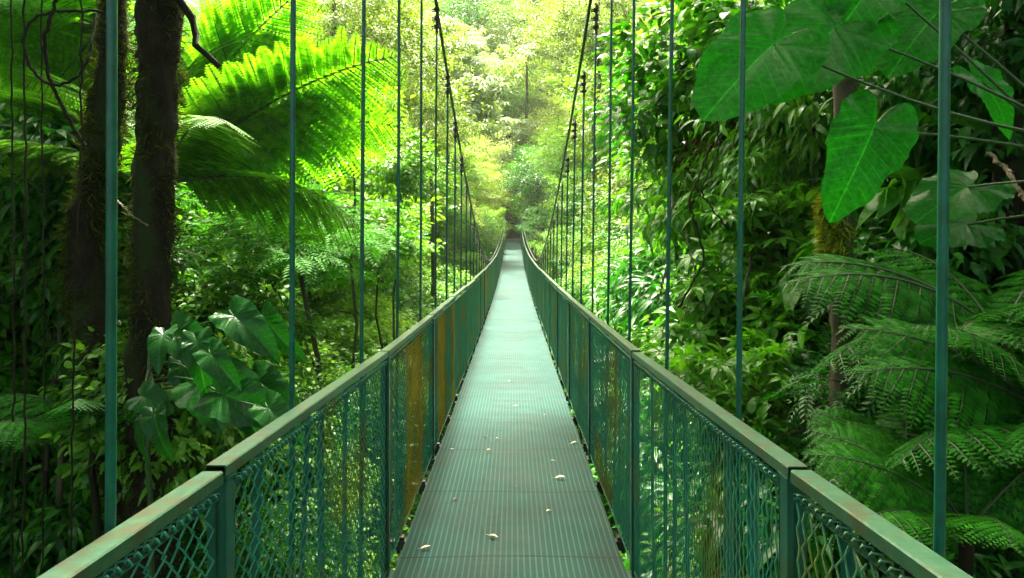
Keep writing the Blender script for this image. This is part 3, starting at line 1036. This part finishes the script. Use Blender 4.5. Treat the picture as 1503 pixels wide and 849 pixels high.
def mossy_trunk(name, pts, rads, label, moss_n, moss_m, bark='bark', crown=None, branches=(), moss_len=0.085, side=None, group=None):
    pts = np.array(pts)
    p0 = pts[0]
    gz = float(ground(p0[0], p0[1]))
    root = empty(name, (p0[0], p0[1], gz), label, 'tree', group)
    rl = np.array(root.location)
    P = np.vstack([[p0[0], p0[1], gz - 0.2], pts]) - rl
    rr = np.concatenate([[rads[0] * 1.3], rads])
    # resample
    d = np.concatenate([[0], np.cumsum(np.linalg.norm(np.diff(P, axis=0), axis=1))])
    n = max(16, int(d[-1] / 0.05))
    s = np.linspace(0, d[-1], n)
    Q = np.stack([np.interp(s, d, P[:, k]) for k in range(3)], -1)
    for _ in range(4):
        Q[1:-1] = 0.25 * Q[:-2] + 0.5 * Q[1:-1] + 0.25 * Q[2:]
    rad = np.interp(s, d, rr) * (1 + 0.02 * rng.normal(size=n))
    b = MB()
    knob = 1 + 0.10 * np.sin(s * 9 + rng.uniform(0, 6)) * np.sin(s * 4.3) + 0.05 * np.sin(s * 23)
    b.tube(Q, rad * knob, 30, 0.055)
    for (k, end, r0) in branches:
        k = int(k * (n - 1))
        e = np.array(end) - rl
        pp = wobble(Q[k], e, 9, 0.03)
        b.tube(pp, np.linspace(r0, r0 * 0.5, 9), 8, 0.1)
    b.build('trunk', M[bark], root)
    if moss_n:
        m = MB()
        k = rng.integers(1, n - 1, moss_n)
        a = rng.uniform(0, 2 * math.pi, moss_n)
        if side is not None:
            a = side + rng.normal(0, 0.8, moss_n)
        dirs = np.stack([np.cos(a), np.sin(a), 0 * a], -1)
        pos = Q[k] + dirs * (rad[k] * 0.95)[:, None] + np.stack([0 * a, 0 * a, rng.uniform(-0.06, 0.06, moss_n)], -1)
        T = dirs * 0.8 + rng.normal(0, 0.5, (moss_n, 3))
        T[:, 2] -= 0.55
        clump = 0.4 + 0.6 * (np.sin(Q[k][:, 2] * 5 + a * 2) > -0.1)
        scatter(m, tmpl_simple(0.11, 0.5, 0.01), pos, T, rng.normal(0, 1, (moss_n, 3)), moss_len * rng.uniform(0.3, 1.3, moss_n) * clump)
        m.build('moss', M[moss_m], root)
    if crown:  # unseen crown, placed and sized for the shade it throws
        key, cc, sc = crown
        cr = bpy.data.objects.new('crown', KINDS[key][0])
        link(cr, root)
        cr.location = tuple(np.array(cc) - rl)
        cr.scale = sc
    return root


D = 5.0
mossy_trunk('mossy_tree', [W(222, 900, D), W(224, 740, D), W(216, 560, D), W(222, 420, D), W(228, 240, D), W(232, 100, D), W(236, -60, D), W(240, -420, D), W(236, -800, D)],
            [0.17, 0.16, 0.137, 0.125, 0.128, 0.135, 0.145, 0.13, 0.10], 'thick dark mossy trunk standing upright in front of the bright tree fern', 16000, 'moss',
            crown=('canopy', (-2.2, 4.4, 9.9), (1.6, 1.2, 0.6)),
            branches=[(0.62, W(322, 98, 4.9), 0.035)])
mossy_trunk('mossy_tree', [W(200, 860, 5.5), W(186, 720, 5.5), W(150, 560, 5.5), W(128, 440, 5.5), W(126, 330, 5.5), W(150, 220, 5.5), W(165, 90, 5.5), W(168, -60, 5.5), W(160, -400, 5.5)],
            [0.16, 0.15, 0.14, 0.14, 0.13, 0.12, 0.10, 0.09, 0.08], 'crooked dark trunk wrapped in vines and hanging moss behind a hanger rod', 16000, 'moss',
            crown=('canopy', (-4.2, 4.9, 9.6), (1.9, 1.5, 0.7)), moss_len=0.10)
mossy_trunk('mossy_tree', [W(1236, 900, 4.3), W(1236, 700, 4.3), W(1237, 560, 4.3), W(1237, 440, 4.3), W(1232, 320, 4.3), W(1236, 200, 4.3), W(1246, 60, 4.3), W(1250, -200, 4.3), W(1240, -700, 4.3)],
            [0.08, 0.075, 0.07, 0.07, 0.068, 0.066, 0.062, 0.06, 0.05], 'slim brown trunk with a patch of yellow moss behind the giant leaves', 900, 'moss', bark='bark2',
            crown=('canopy', (1.7, 4.0, 9.7), (1.4, 1.3, 0.5)))
# yellow moss beard on that trunk
tr = [o for o in bpy.data.objects if o.name.startswith('mossy_tree') and o.get('label', '').startswith('slim brown')][0]
m = MB()
nm = 1500
zz = rng.uniform(0, 1, nm)
pc = np.array([W(1231, 285, 4.3) * (1 - t) + W(1233, 385, 4.3) * t for t in zz])
a = math.pi + rng.normal(0, 0.75, nm)
dirs = np.stack([np.cos(a), np.sin(a) * 0.9, 0 * a], -1)
T = dirs * 0.9 + rng.normal(0, 0.4, (nm, 3))
T[:, 2] -= 0.5
scatter(m, tmpl_simple(0.16, 0.5, 0.02), pc + dirs * 0.062 - np.array(tr.location), T, rng.normal(0, 1, (nm, 3)), 0.09 * rng.uniform(0.4, 1.2, nm))
o = m.build('moss', M['moss2'], tr)
o['label'] = 'yellow-green moss beard'
mossy_trunk('mossy_tree', [W(1490, 900, 4.4), W(1490, 640, 4.4), W(1492, 430, 4.4), W(1488, 270, 4.4), W(1498, 100, 4.4), W(1500, -300, 4.4), W(1500, -700, 4.4)],
            [0.14, 0.12, 0.11, 0.11, 0.10, 0.09, 0.06], 'dark leaning trunk at the edge of the view beyond the giant leaves', 1500, 'moss',
            crown=('canopy', W(1560, -800, 3.8), (1.5, 1.3, 0.8)))


# lianas and twigs
def liana(pts, r, label, mat='bark', name='liana', cat='vine', group=None, sides=7):
    P = np.array([W(*p) for p in pts])
    d = np.concatenate([[0], np.cumsum(np.linalg.norm(np.diff(P, axis=0), axis=1))])
    s = np.linspace(0, d[-1], 50)
    Q = np.stack([np.interp(s, d, P[:, k]) for k in range(3)], -1)
    for _ in range(5):
        Q[1:-1] = 0.25 * Q[:-2] + 0.5 * Q[1:-1] + 0.25 * Q[2:]
    Q += 0.004 * rng.normal(size=Q.shape)
    o0 = Q[-1].copy()
    b = MB()
    b.tube(Q - o0, r, sides, 0.08)
    o = b.build(name, M[mat])
    o.location = tuple(o0)
    tag(o, label, cat, group)
    return o


liana([(92, -40, 4.6), (76, 20, 4.6), (64, 60, 4.6), (70, 110, 4.6), (92, 160, 4.6), (125, 215, 4.7)], 0.012, 'thin dark vine dropping in a long bend beside the crooked trunk')
liana([(150, 18, 4.7), (90, 14, 4.6), (45, 25, 4.6), (32, 60, 4.6), (42, 100, 4.6), (70, 128, 4.6), (105, 122, 4.6), (128, 95, 4.7), (136, 60, 4.8), (140, 20, 4.9)], 0.010, 'dark vine curled into a wide loop beside the crooked trunk')
for i, (x, x2, d) in enumerate([(35, 38, 4.2), (118, 108, 4.4), (60, 66, 5.2), (16, 22, 4.8)]):
    liana([(x, -60, d), (x + 2, 200, d), (x2, 500, d), (x2 - 6, 900, d)], 0.006, 'thin straight aerial root hanging in the dark undergrowth', 'bark', 'aerial_root', 'root', 'thin hanging roots in the dark corner')
liana([(1452, 225, 3.4), (1478, 250, 3.3), (1492, 275, 3.2), (1520, 310, 3.1)], 0.010, 'bare pale twig bent beside the dark leaning trunk', 'twig', 'twig', 'branch')
liana([(1205, 630, 3.3), (1300, 634, 3.2), (1420, 648, 3.1), (1600, 660, 3.1)], 0.003, 'thin pale fallen stem lying level across the ferns', 'twig', 'twig', 'branch')
liana([(345, 598, 4.9), (395, 622, 4.7), (430, 660, 4.6)], 0.006, 'short bare twig below the philodendron leaves', 'twig', 'twig', 'branch')
liana([(168, 290, 4.9), (195, 318, 4.8), (218, 332, 4.75)], 0.005, 'broken pale twig caught between two mossy trunks', 'twig', 'twig', 'branch')
liana([(470, 560, 9.5), (440, 480, 9.2), (400, 420, 9), (380, 380, 9)], 0.012, 'slanting bare sapling stem beneath the tree fern', 'bark2', 'fallen_branch', 'branch')

# ------------------------------------------------------------------ planting: hillside and far trees
def jit(p, s):
    return p + rng.normal(0, s, 3)


hill_cols = {'far_olive': 'olive-brown', 'far_olive2': 'tawny olive', 'far_green': 'fresh green', 'far_lime': 'lime green', 'far_yellow': 'yellow-green', 'far_pale': 'pale silvery'}


def hill(px, py, d, key, s, label=None):
    p = W(px, py, d)
    g = float(ground(p[0], p[1]))
    plant('forest_tree', key, p, (s, s, s * 0.9), label or (hill_cols[key] + ' tree crown in the forest on the far slope'), 'tree',
          hill_cols[key] + ' trees on the far slope', nb=8, r=0.03 * s + 0.06)


# named centre trees
hill(660, 120, 42, 'far_pale', 4.3, 'broad pale silvery tree rising behind the cable clamps')
hill(790, 268, 52, 'far_green', 3.1, 'rounded fresh green tree overhanging the far end of the bridge')
hill(835, 225, 47, 'far_lime', 2.6, 'lime tree arching beside the far bridge end behind the hangers')
hill(560, 90, 21, 'mid_olive' if False else 'far_olive', 2.7, 'dense olive tree standing above the lime tree fern')
hill(490, 40, 19, 'far_olive2', 2.6, 'tawny olive tree above the fern fronds')
hill(630, 190, 24, 'far_olive', 1.9, 'lower olive tree behind the first cable clamps')
hill(700, 285, 50, 'far_yellow', 2.6, 'sunlit yellow-green shrub tree beside the far portal')
hill(800, 225, 66, 'far_yellow', 4.0, 'widest yellow-green tree above the far bridge end')
hill(690, 245, 56, 'far_yellow', 3.4, 'yellow-green tree below the silvery trees')
hill(820, 195, 64, 'far_yellow', 3.8, 'yellow-green tree on the slope behind the giant-leaf side hangers')
hill(715, 285, 66, 'far_green', 2.4, 'dark leafy tree crowding the far portal opening')
hill(752, 305, 76, 'far_green', 2.6, 'tree closing the dark path beyond the far portal')
hill(845, 60, 52, 'far_olive', 4.6, 'large tawny tree high above the hangers of the giant-leaf side')
hill(770, 60, 66, 'far_olive2', 4.8, 'large olive tree at the top middle of the slope')
hill(700, 30, 70, 'far_green', 4.6, 'blue-green tree in the gap above the silvery tree')
hill(905, 110, 40, 'far_lime', 3.4, 'lime tree leaning out over the hangers on the rising bank')
hill(880, 30, 34, 'far_olive', 2.8, 'olive tree with hanging sprays above the rising bank')
for (px, py, d, k, sc_, lb) in [
    (712, 335, 45, 'far_lime', 1.6, 'low lime shrub against the far railing below the cables'), (694, 350, 40, 'far_green', 1.7, 'low green shrub where the cable meets the railing'),
    (800, 335, 46, 'far_green', 1.7, 'low green shrub beside the far railing under the lime tree'), (815, 372, 38, 'far_lime', 1.6, 'lime shrub hugging the far railing of the rising bank'),
    (700, 270, 62, 'far_lime', 2.2, 'lime bush hanging above the dark portal opening'), (790, 300, 54, 'far_lime', 2.0, 'bright bush under the rounded green tree'),
    (672, 330, 42, 'far_yellow', 1.9, 'yellow-green bush behind the lowest stretch of cable'), (845, 300, 43, 'far_lime', 2.2, 'lime bush behind the thin far hangers'),
    (738, 330, 64, 'far_green', 1.5, 'small green bush closing one side of the dark path beyond the portal'), (768, 332, 63, 'far_green', 1.5, 'small green bush on the other side of the path beyond the portal'),
    (753, 318, 67, 'far_lime', 1.7, 'small lime bush in the middle of the path beyond the portal'),
    (640, 300, 36, 'far_lime', 2.0, 'lime bush behind the evenly spaced thin hangers'), (668, 240, 48, 'far_lime', 2.4, 'lime tree below the broad silvery tree')]:
    hill(px, py, d, k, sc_, lb)
keys = ['far_olive', 'far_lime', 'far_yellow', 'far_olive2', 'far_lime', 'far_pale', 'far_yellow']
for i, d in enumerate([58, 66, 76, 88, 100]):
    for j in range(9):
        px = 753 + (j - 4) * (60 if d < 80 else 52) * (1.15) + rng.normal(0, 12)
        x = (px - 753) / F * d
        z = float(ground(x, d)) + rng.uniform(3.0, 5.5)
        if abs(x) < 3.2 and d < 62:
            continue
        py = 330 - (z - CZ) / d * F
        hill(px, py, d, keys[(i * 3 + j * 2 + j // 3) % 7], rng.uniform(3.4, 5.2) * (1 + 0.1 * i))

# ------------------------------------------------------------------ planting: banks along the bridge
def shrub(px, py, d, key, s, label, group=None, name='shrub', cat='shrub', bark='bark2', **k):
    return plant(name, key, W(px, py, d), s, label, cat, group, bark, **k)


side_l, side_r = 'mossy-trunk', 'giant-leaf'
# rising bank (giant-leaf side): a wall of leaves from near to far, in three layers
for d in np.arange(6.5, 46, 1.55):
    for lay in range(4):
        s = 0.75 + 0.10 * lay + 0.012 * d + 0.15 * rng.random()
        x = 1.15 + s * 0.95 + 0.8 * lay + rng.uniform(0, 0.4)
        base = CZ - 3.3 + 1.55 * lay - 0.02 * d
        z = base + rng.normal(0, 0.35)
        if lay == 3:
            s *= 1.25
        key = ['near_broad', 'near_lance', 'near_big', 'near_palm', 'near_palm', 'mid_light', 'near_strap', 'fine'][int(rng.integers(0, 8))] if d < 16 else \
              ['mid_green', 'mid_light', 'mid_green', 'mid_lime', 'mid_deep', 'mid_olive'][int(rng.integers(0, 6))]
        plant('bank_shrub', key, (x, d, z), (s, s, s * 0.95), 'leafy shrub in the green wall along the rising bank', 'shrub',
              'shrubs crowding the rising bank beside the bridge', nb=8)
# upper storey on the rising bank
for d in np.arange(10.5, 44, 3.2):
    s = 1.5 + 0.04 * d + 0.3 * rng.random()
    x = 3.3 + s * 0.6 + rng.uniform(0, 0.8) + 0.02 * d
    z = CZ + 1.6 + 0.10 * d + rng.uniform(0, 1.2)
    key = ['mid_green', 'mid_deep', 'mid_light', 'mid_olive', 'far_lime'][int(rng.integers(0, 5))]
    plant('bank_tree', key, (x, d, z), (s, s, s * 1.1), 'slender tree with a loose crown rising above the bank shrubs', 'tree', 'loose trees above the rising bank', nb=10)

# lower bank (mossy-trunk side)
for d in np.arange(7.5, 46, 1.6):
    for lay in range(3):
        s = 0.65 + 0.10 * lay + 0.014 * d + 0.15 * rng.random()
        x = -(1.25 + s * 0.95 + 1.15 * lay + rng.uniform(0, 0.5))
        z = CZ - 3.1 + 0.55 * lay - 0.02 * d + rng.normal(0, 0.3) + 0.035 * max(0, d - 12)
        key = ['mid_light', 'mid_lime', 'mid_light', 'mid_lime', 'near_broad', 'mid_light'][int(rng.integers(0, 6))]
        plant('understory_shrub', key, (x, d, z), (s, s, s * 0.8), 'light green broad-leaved shrub on the low bank below the hangers', 'shrub',
              'shrubs on the low bank beside the bridge', nb=8)
for d in np.arange(13, 46, 3.0):
    s = 1.2 + 0.045 * d + 0.3 * rng.random()
    x = -(2.3 + s * 0.8 + rng.uniform(0, 0.8) + 0.03 * d)
    z = CZ - 0.3 + 0.03 * d + rng.uniform(0, 1.0)
    key = ['mid_light', 'mid_olive', 'mid_lime', 'mid_green', 'far_olive', 'far_lime'][int(rng.integers(0, 6))]
    plant('bank_tree', key, (x, d, z), (s, s, s), 'bright loose-crowned tree standing over the low bank shrubs', 'tree', 'bright trees over the low bank', nb=10)

# particular plants on the mossy-trunk side
shrub(520, 150, 11.5, 'mid_lime', (0.75, 0.75, 0.9), 'bright sapling with large upright lime leaves above the fern fronds', name='sapling', cat='sapling')
shrub(585, 250, 14, 'mid_light', 0.8, 'green sapling behind the hanger rods below the olive tree', name='sapling', cat='sapling')
shrub(430, 345, 8.6, 'fine', (1.5, 1.2, 0.75), 'small dark feathery tree with a thin forked trunk under the tree fern', name='feathery_tree', cat='tree', base=(-2.25, 8.6), r=0.055, nb=16)
shrub(560, 360, 12, 'mid_light', (0.8, 0.8, 0.7), 'light green sapling behind the middle hanger rods', name='sapling', cat='sapling')
shrub(300, 430, 9.6, 'mid_light', 1.1, 'light green shrub seen in the gap between mossy trunk and philodendron leaves')
shrub(360, 480, 8.6, 'mid_light', 0.8, 'light green shrub behind the topmost philodendron leaves')
# dark undergrowth at the mossy-trunk side
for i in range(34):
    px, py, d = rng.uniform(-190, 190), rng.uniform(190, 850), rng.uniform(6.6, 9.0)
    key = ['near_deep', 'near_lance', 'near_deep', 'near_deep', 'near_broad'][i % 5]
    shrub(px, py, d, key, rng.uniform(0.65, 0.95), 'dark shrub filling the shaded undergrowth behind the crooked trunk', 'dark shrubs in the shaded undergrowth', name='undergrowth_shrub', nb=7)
for i in range(16):
    px, py, d = rng.uniform(240, 440), rng.uniform(590, 860), rng.uniform(5.4, 8)
    key = ['near_broad', 'mid_green', 'near_lance', 'mid_light'][i % 4]
    shrub(px, py, d, key, rng.uniform(0.5, 0.8), 'mid green shrub growing below the philodendron leaves', 'mid green shrubs below the philodendron', name='undergrowth_shrub', nb=7)
for i in range(22):
    px, py, d = rng.uniform(-260, 420), rng.uniform(100, 480), rng.uniform(10.5, 16)
    key = ['mid_green', 'mid_light', 'mid_deep', 'fine'][i % 4]
    shrub(px, py, d, key, rng.uniform(1.1, 1.8), 'leafy tree half hidden behind the tree fern fronds', 'leafy trees behind the tree ferns', name='forest_tree', cat='tree', nb=8)

# particular plants on the giant-leaf side
for i, (px, py, d, key, s) in enumerate([
    (1110, 420, 6.4, 'near_palm', 0.75), (1060, 520, 6.2, 'near_palm', 0.7), (1150, 400, 6.2, 'near_palm', 0.7), (1130, 250, 7.0, 'near_lance', 0.9), (1150, 560, 5.8, 'near_broad', 0.6),
    (1090, 610, 5.0, 'near_palm', 0.55), (1010, 300, 8.5, 'near_lance', 0.95), (1000, 120, 8.5, 'near_broad', 0.9), (1310, 420, 5.6, 'near_big', 0.75), (1330, 540, 5.0, 'near_pin', 0.7),
    (1400, 420, 4.6, 'near_deep', 0.65), (1450, 520, 4.2, 'near_lance', 0.55), (1300, 640, 4.3, 'near_pin', 0.6), (1390, 300, 5.0, 'near_big', 0.75), (1480, 60, 4.4, 'near_deep', 0.7),
    (1330, 120, 5.6, 'near_palm', 0.8), (1200, 130, 6.4, 'near_lance', 0.85), (1100, 60, 7.5, 'near_broad', 0.9), (1420, 200, 5.4, 'near_lance', 0.8), (1250, 660, 6.0, 'near_strap', 0.6),
    (1440, 690, 3.8, 'near_pin', 0.5), (1120, 720, 4.6, 'near_broad', 0.5), (1190, 800, 4.0, 'near_strap', 0.5), (1350, 800, 3.6, 'near_deep', 0.5), (1480, 400, 5.2, 'near_strap', 0.8),
    (1560, 250, 4.6, 'near_deep', 0.8), (1560, 560, 4.2, 'near_lance', 0.7), (1260, 300, 6.6, 'near_lance', 0.9), (1290, -20, 6.4, 'near_deep', 0.9), (1420, 20, 6.0, 'near_broad', 0.9)]):
    nm = {'near_palm': 'shrub with hand-shaped leaves', 'near_lance': 'shrub with long drooping leaves', 'near_pin': 'feathery-leaved shrub', 'near_broad': 'broad-leaved shrub', 'near_deep': 'dark glossy shrub', 'near_big': 'large-leaved shrub', 'near_strap': 'strap-leaved shrub'}[key]
    shrub(px, py, d, key, s, nm + ' on the steep bank around the slim brown trunk', nm + 's on the near bank', name='bank_shrub', nb=7)

for i, (px, py, d, sc_) in enumerate([(1085, 175, 7.6, 0.5), (1030, 235, 8.6, 0.55), (1100, 320, 7.0, 0.4), (1290, 470, 4.9, 0.35)]):
    shrub(px, py, d, 'dry', (sc_ * 0.8, sc_ * 0.8, sc_ * 1.5), 'brown tangle of dead hanging leaves among the green bank shrubs', 'dry tangles on the near bank', name='dry_tangle', cat='vine', bark='twig', nb=8)
for i in range(18):
    px, py, d = rng.uniform(900, 1480), rng.uniform(120, 640), rng.uniform(4.4, 6.6)
    dx, dy = rng.uniform(-120, 120), rng.uniform(60, 260)
    liana([(px, py, d), (px + dx * 0.3 + rng.normal(0, 15), py + dy * 0.35, d), (px + dx * 0.7 + rng.normal(0, 15), py + dy * 0.7, d + 0.1), (px + dx, py + dy, d + 0.3)],
          rng.uniform(0.004, 0.010), 'thin bent stem tangled among the leaves of the near bank', ['bark2', 'twig', 'bark'][i % 3], 'bent_stem', 'branch', 'bent stems among the near bank shrubs')
# ferns over the near railing on the giant-leaf side
def fern(px, py, d, fr, label, group=None):
    c = W(px, py, d)
    return tree_fern(c, fr, label, FD, 0.03, group, name='fern')


fern(1470, 500, 3.6, [(180, 10, 1.25, -20, 0), (200, 0, 1.2, 10, 1), (165, 15, 1.2, -25, 0), (225, 5, 1.0, 20, 1), (250, 10, 0.9, 0, 0), (140, 20, 1.1, -10, 1), (30, 20, 1.0, 0, 0), (100, 30, 1.0, 0, 1)],
     'dark fern with long arching fronds crossing the slim brown trunk')
fern(1560, 640, 2.9, [(180, 12, 1.0, -25, 0), (200, 2, 0.95, 15, 1), (160, 22, 1.0, -30, 0), (225, 10, 0.8, 20, 1), (250, 15, 0.8, 0, 0), (140, 20, 0.9, -10, 1), (190, 30, 0.9, -5, 0)],
     'dark fern leaning over the nearest handrail corner')
fern(1330, 690, 3.2, [(170, 20, 0.5, -25, 0), (200, 10, 0.45, 15, 1), (140, 22, 0.5, -30, 0), (20, 25, 0.5, 20, 1), (60, 25, 0.5, 0, 0), (250, 20, 0.45, -10, 1), (310, 20, 0.45, -5, 0)],
     'small low fern tucked behind the hanger rod and handrail')
fern(1420, 780, 2.7, [(170, 20, 0.7, -25, 0), (200, 10, 0.65, 15, 1), (140, 22, 0.7, -30, 0), (20, 25, 0.7, 20, 1), (60, 25, 0.7, 0, 0), (250, 20, 0.6, -10, 1), (110, 20, 0.7, -5, 0)],
     'small fern lowest by the handrail under the larger ferns')
fern(140, 640, 5.2, [(a, 15, 0.9, 0, i) for i, a in enumerate((10, 60, 120, 180, 230, 290, 330))], 'dark fern in the shade at the foot of the crooked trunk')

# out-of-view crowns added over and behind the viewpoint to shade deck and near banks
for i, (x, y, z, s) in enumerate([(1.3, 6.2, 12.8, 2.2), (0.2, 8.0, 13.4, 2.0), (0.1, 10.5, 14.4, 1.7), (-5.5, 1.5, 12.5, 3.6), (5.6, 0.6, 12.8, 2.4), (-4.5, -4, 13, 4.0), (5, -4.5, 13, 4.0), (0.5, -7, 14, 4.2), (-10, 2, 11, 3.4)]):
    b = (x - 1.2 if x < 0 else max(5.5, 0.82 * y + 0.6), y)
    plant('added_shade_tree', 'canopy', (x, y, z), (s, s, s * 0.4), 'unseen tree added to shade the near end of the bridge', 'tree', 'unseen trees added to shade the near end', 'bark', r=0.16, base=b, nb=14, elbow=True)

# deeper forest on both flanks
for sx, xs_ in ((-1, (9.5, 13.5, 18.5, 25, 33)), (1, (8.5, 12.5, 18, 25, 33))):
    for xi, x in enumerate(xs_):
        for y in np.arange(-1 if xi else 1, 52, 4.6 + 0.9 * xi):
            px_, py_ = sx * (x + rng.uniform(-1.2, 1.2)), y + rng.uniform(-1.5, 1.5)
            s = rng.uniform(2.0, 2.8) * (1 + 0.18 * xi)
            z = float(ground(px_, py_)) + s * 0.95 + rng.uniform(0.2, 2.0)
            plant('flank_tree', ['mid_green', 'mid_deep', 'canopy', 'mid_light', 'mid_olive', 'mid_green'][int(rng.integers(0, 6))], (px_, py_, z), (s, s, s * 1.05),
                  'forest tree deep on the slope behind the bridge-side plants', 'tree', 'trees deep on the flanking slopes', nb=7)

for i in range(16):
    px_, py_ = -rng.uniform(5.5, 9.5), rng.uniform(0.5, 9.0)
    s = rng.uniform(0.9, 1.4)
    plant('undergrowth_shrub', ['near_broad', 'near_deep', 'mid_green', 'near_big'][i % 4], (px_, py_, float(ground(px_, py_)) + s * 0.8), s,
          'low shrub on the open slope beyond the crooked trunk', 'shrub', 'low shrubs on the flanking slope', nb=7)

# ------------------------------------------------------------------ ground cover
def cover():
    b = MB()
    n = 34000
    d = rng.uniform(-1.0, 48, n) ** 1.0
    x = rng.choice([-1, 1], n) * (0.2 + np.abs(rng.normal(0, 6.0, n)))
    P = np.stack([x, d, ground(x, d) + rng.uniform(0.0, 0.5, n)], -1)
    T = rng.normal(0, 1, (n, 3)) * np.array([1, 1, 0.4])
    T[:, 2] += 0.1
    N = np.array([0, 0, 1.0]) + rng.normal(0, 0.45, (n, 3))
    scatter(b, LFW, P, T, N, rng.uniform(0.08, 0.26, n))
    o = b.build('ground_cover', M['midg'])
    tag(o, 'low leafy ground cover on the ravine floor', 'ground cover', None, 'stuff')


cover()

# ------------------------------------------------------------------ light, sky, camera
SUN_EL, SUN_AZ = 63.0, 8.0      # degrees above horizon; azimuth measured from +Y towards -X
world = bpy.data.worlds.new('World')
scene.world = world
world.use_nodes = True
nt = world.node_tree
nt.nodes.clear()
wo = nt.nodes.new('ShaderNodeOutputWorld')
bg = nt.nodes.new('ShaderNodeBackground')
sky = nt.nodes.new('ShaderNodeTexSky')
sky.sky_type = 'NISHITA'
sky.sun_disc = False
sky.sun_elevation = R(SUN_EL)
sky.sun_rotation = R(-SUN_AZ)
sky.air_density = 0.5
sky.dust_density = 8.0
sky.ozone_density = 0.0
bg.inputs['Strength'].default_value = 0.15
tint = nt.nodes.new('ShaderNodeMix')        # white, slightly warm overcast
tint.data_type = 'RGBA'
tint.blend_type = 'MULTIPLY'
tint.inputs[0].default_value = 1.0
tint.inputs[7].default_value = (1.04, 1.0, 0.84, 1)
nt.links.new(sky.outputs[0], tint.inputs[6])
nt.links.new(tint.outputs[2], bg.inputs[0])
nt.links.new(bg.outputs[0], wo.inputs[0])
sd = bpy.data.lights.new('sun', 'SUN')
sd.energy = 2.9
sd.angle = R(9.0)
sd.color = (1.0, 0.95, 0.86)
so = bpy.data.objects.new('sun', sd)
link(so)
dv = Vector((-math.sin(R(SUN_AZ)) * math.cos(R(SUN_EL)), math.cos(R(SUN_AZ)) * math.cos(R(SUN_EL)), math.sin(R(SUN_EL))))
so.rotation_euler = dv.to_track_quat('Z', 'Y').to_euler()

# air of the damp valley
hb = MB()
hb.box((0, 68, 54), (204, 200, 124))
ho = hb.build('haze', [], None, False)
ho['kind'] = 'stuff'
hm = bpy.data.materials.new('haze_air')
hm.use_nodes = True
hn = hm.node_tree
hn.nodes.clear()
hv = hn.nodes.new('ShaderNodeVolumePrincipled')
hv.inputs['Color'].default_value = (0.95, 1.0, 0.88, 1)
hv.inputs['Density'].default_value = 0.00035
hv.inputs['Anisotropy'].default_value = 0.3
hout = hn.nodes.new('ShaderNodeOutputMaterial')
hn.links.new(hv.outputs[0], hout.inputs['Volume'])
ho.data.materials.append(hm)

cam = bpy.data.cameras.new('camera')
co = bpy.data.objects.new('camera', cam)
link(co)
co.location = (0, 0, CZ)
co.rotation_euler = (R(90), 0, 0)
cam.sensor_width = 36
cam.lens = F / 1503 * 36
cam.shift_x = -1.5 / 1503
cam.shift_y = -(424.5 - 330) / 1503
cam.clip_start = 0.05
cam.clip_end = 2000
scene.camera = co

vs = scene.view_settings
vs.view_transform = 'Standard'
vs.look = 'None'
vs.gamma = 1
vs.use_curve_mapping = False
vs.exposure = 2.95
cy = scene.cycles
cy.max_bounces = 8
cy.diffuse_bounces = 4
cy.glossy_bounces = 3
cy.transmission_bounces = 4
cy.use_denoising = True
cy.sample_clamp_indirect = 8.0
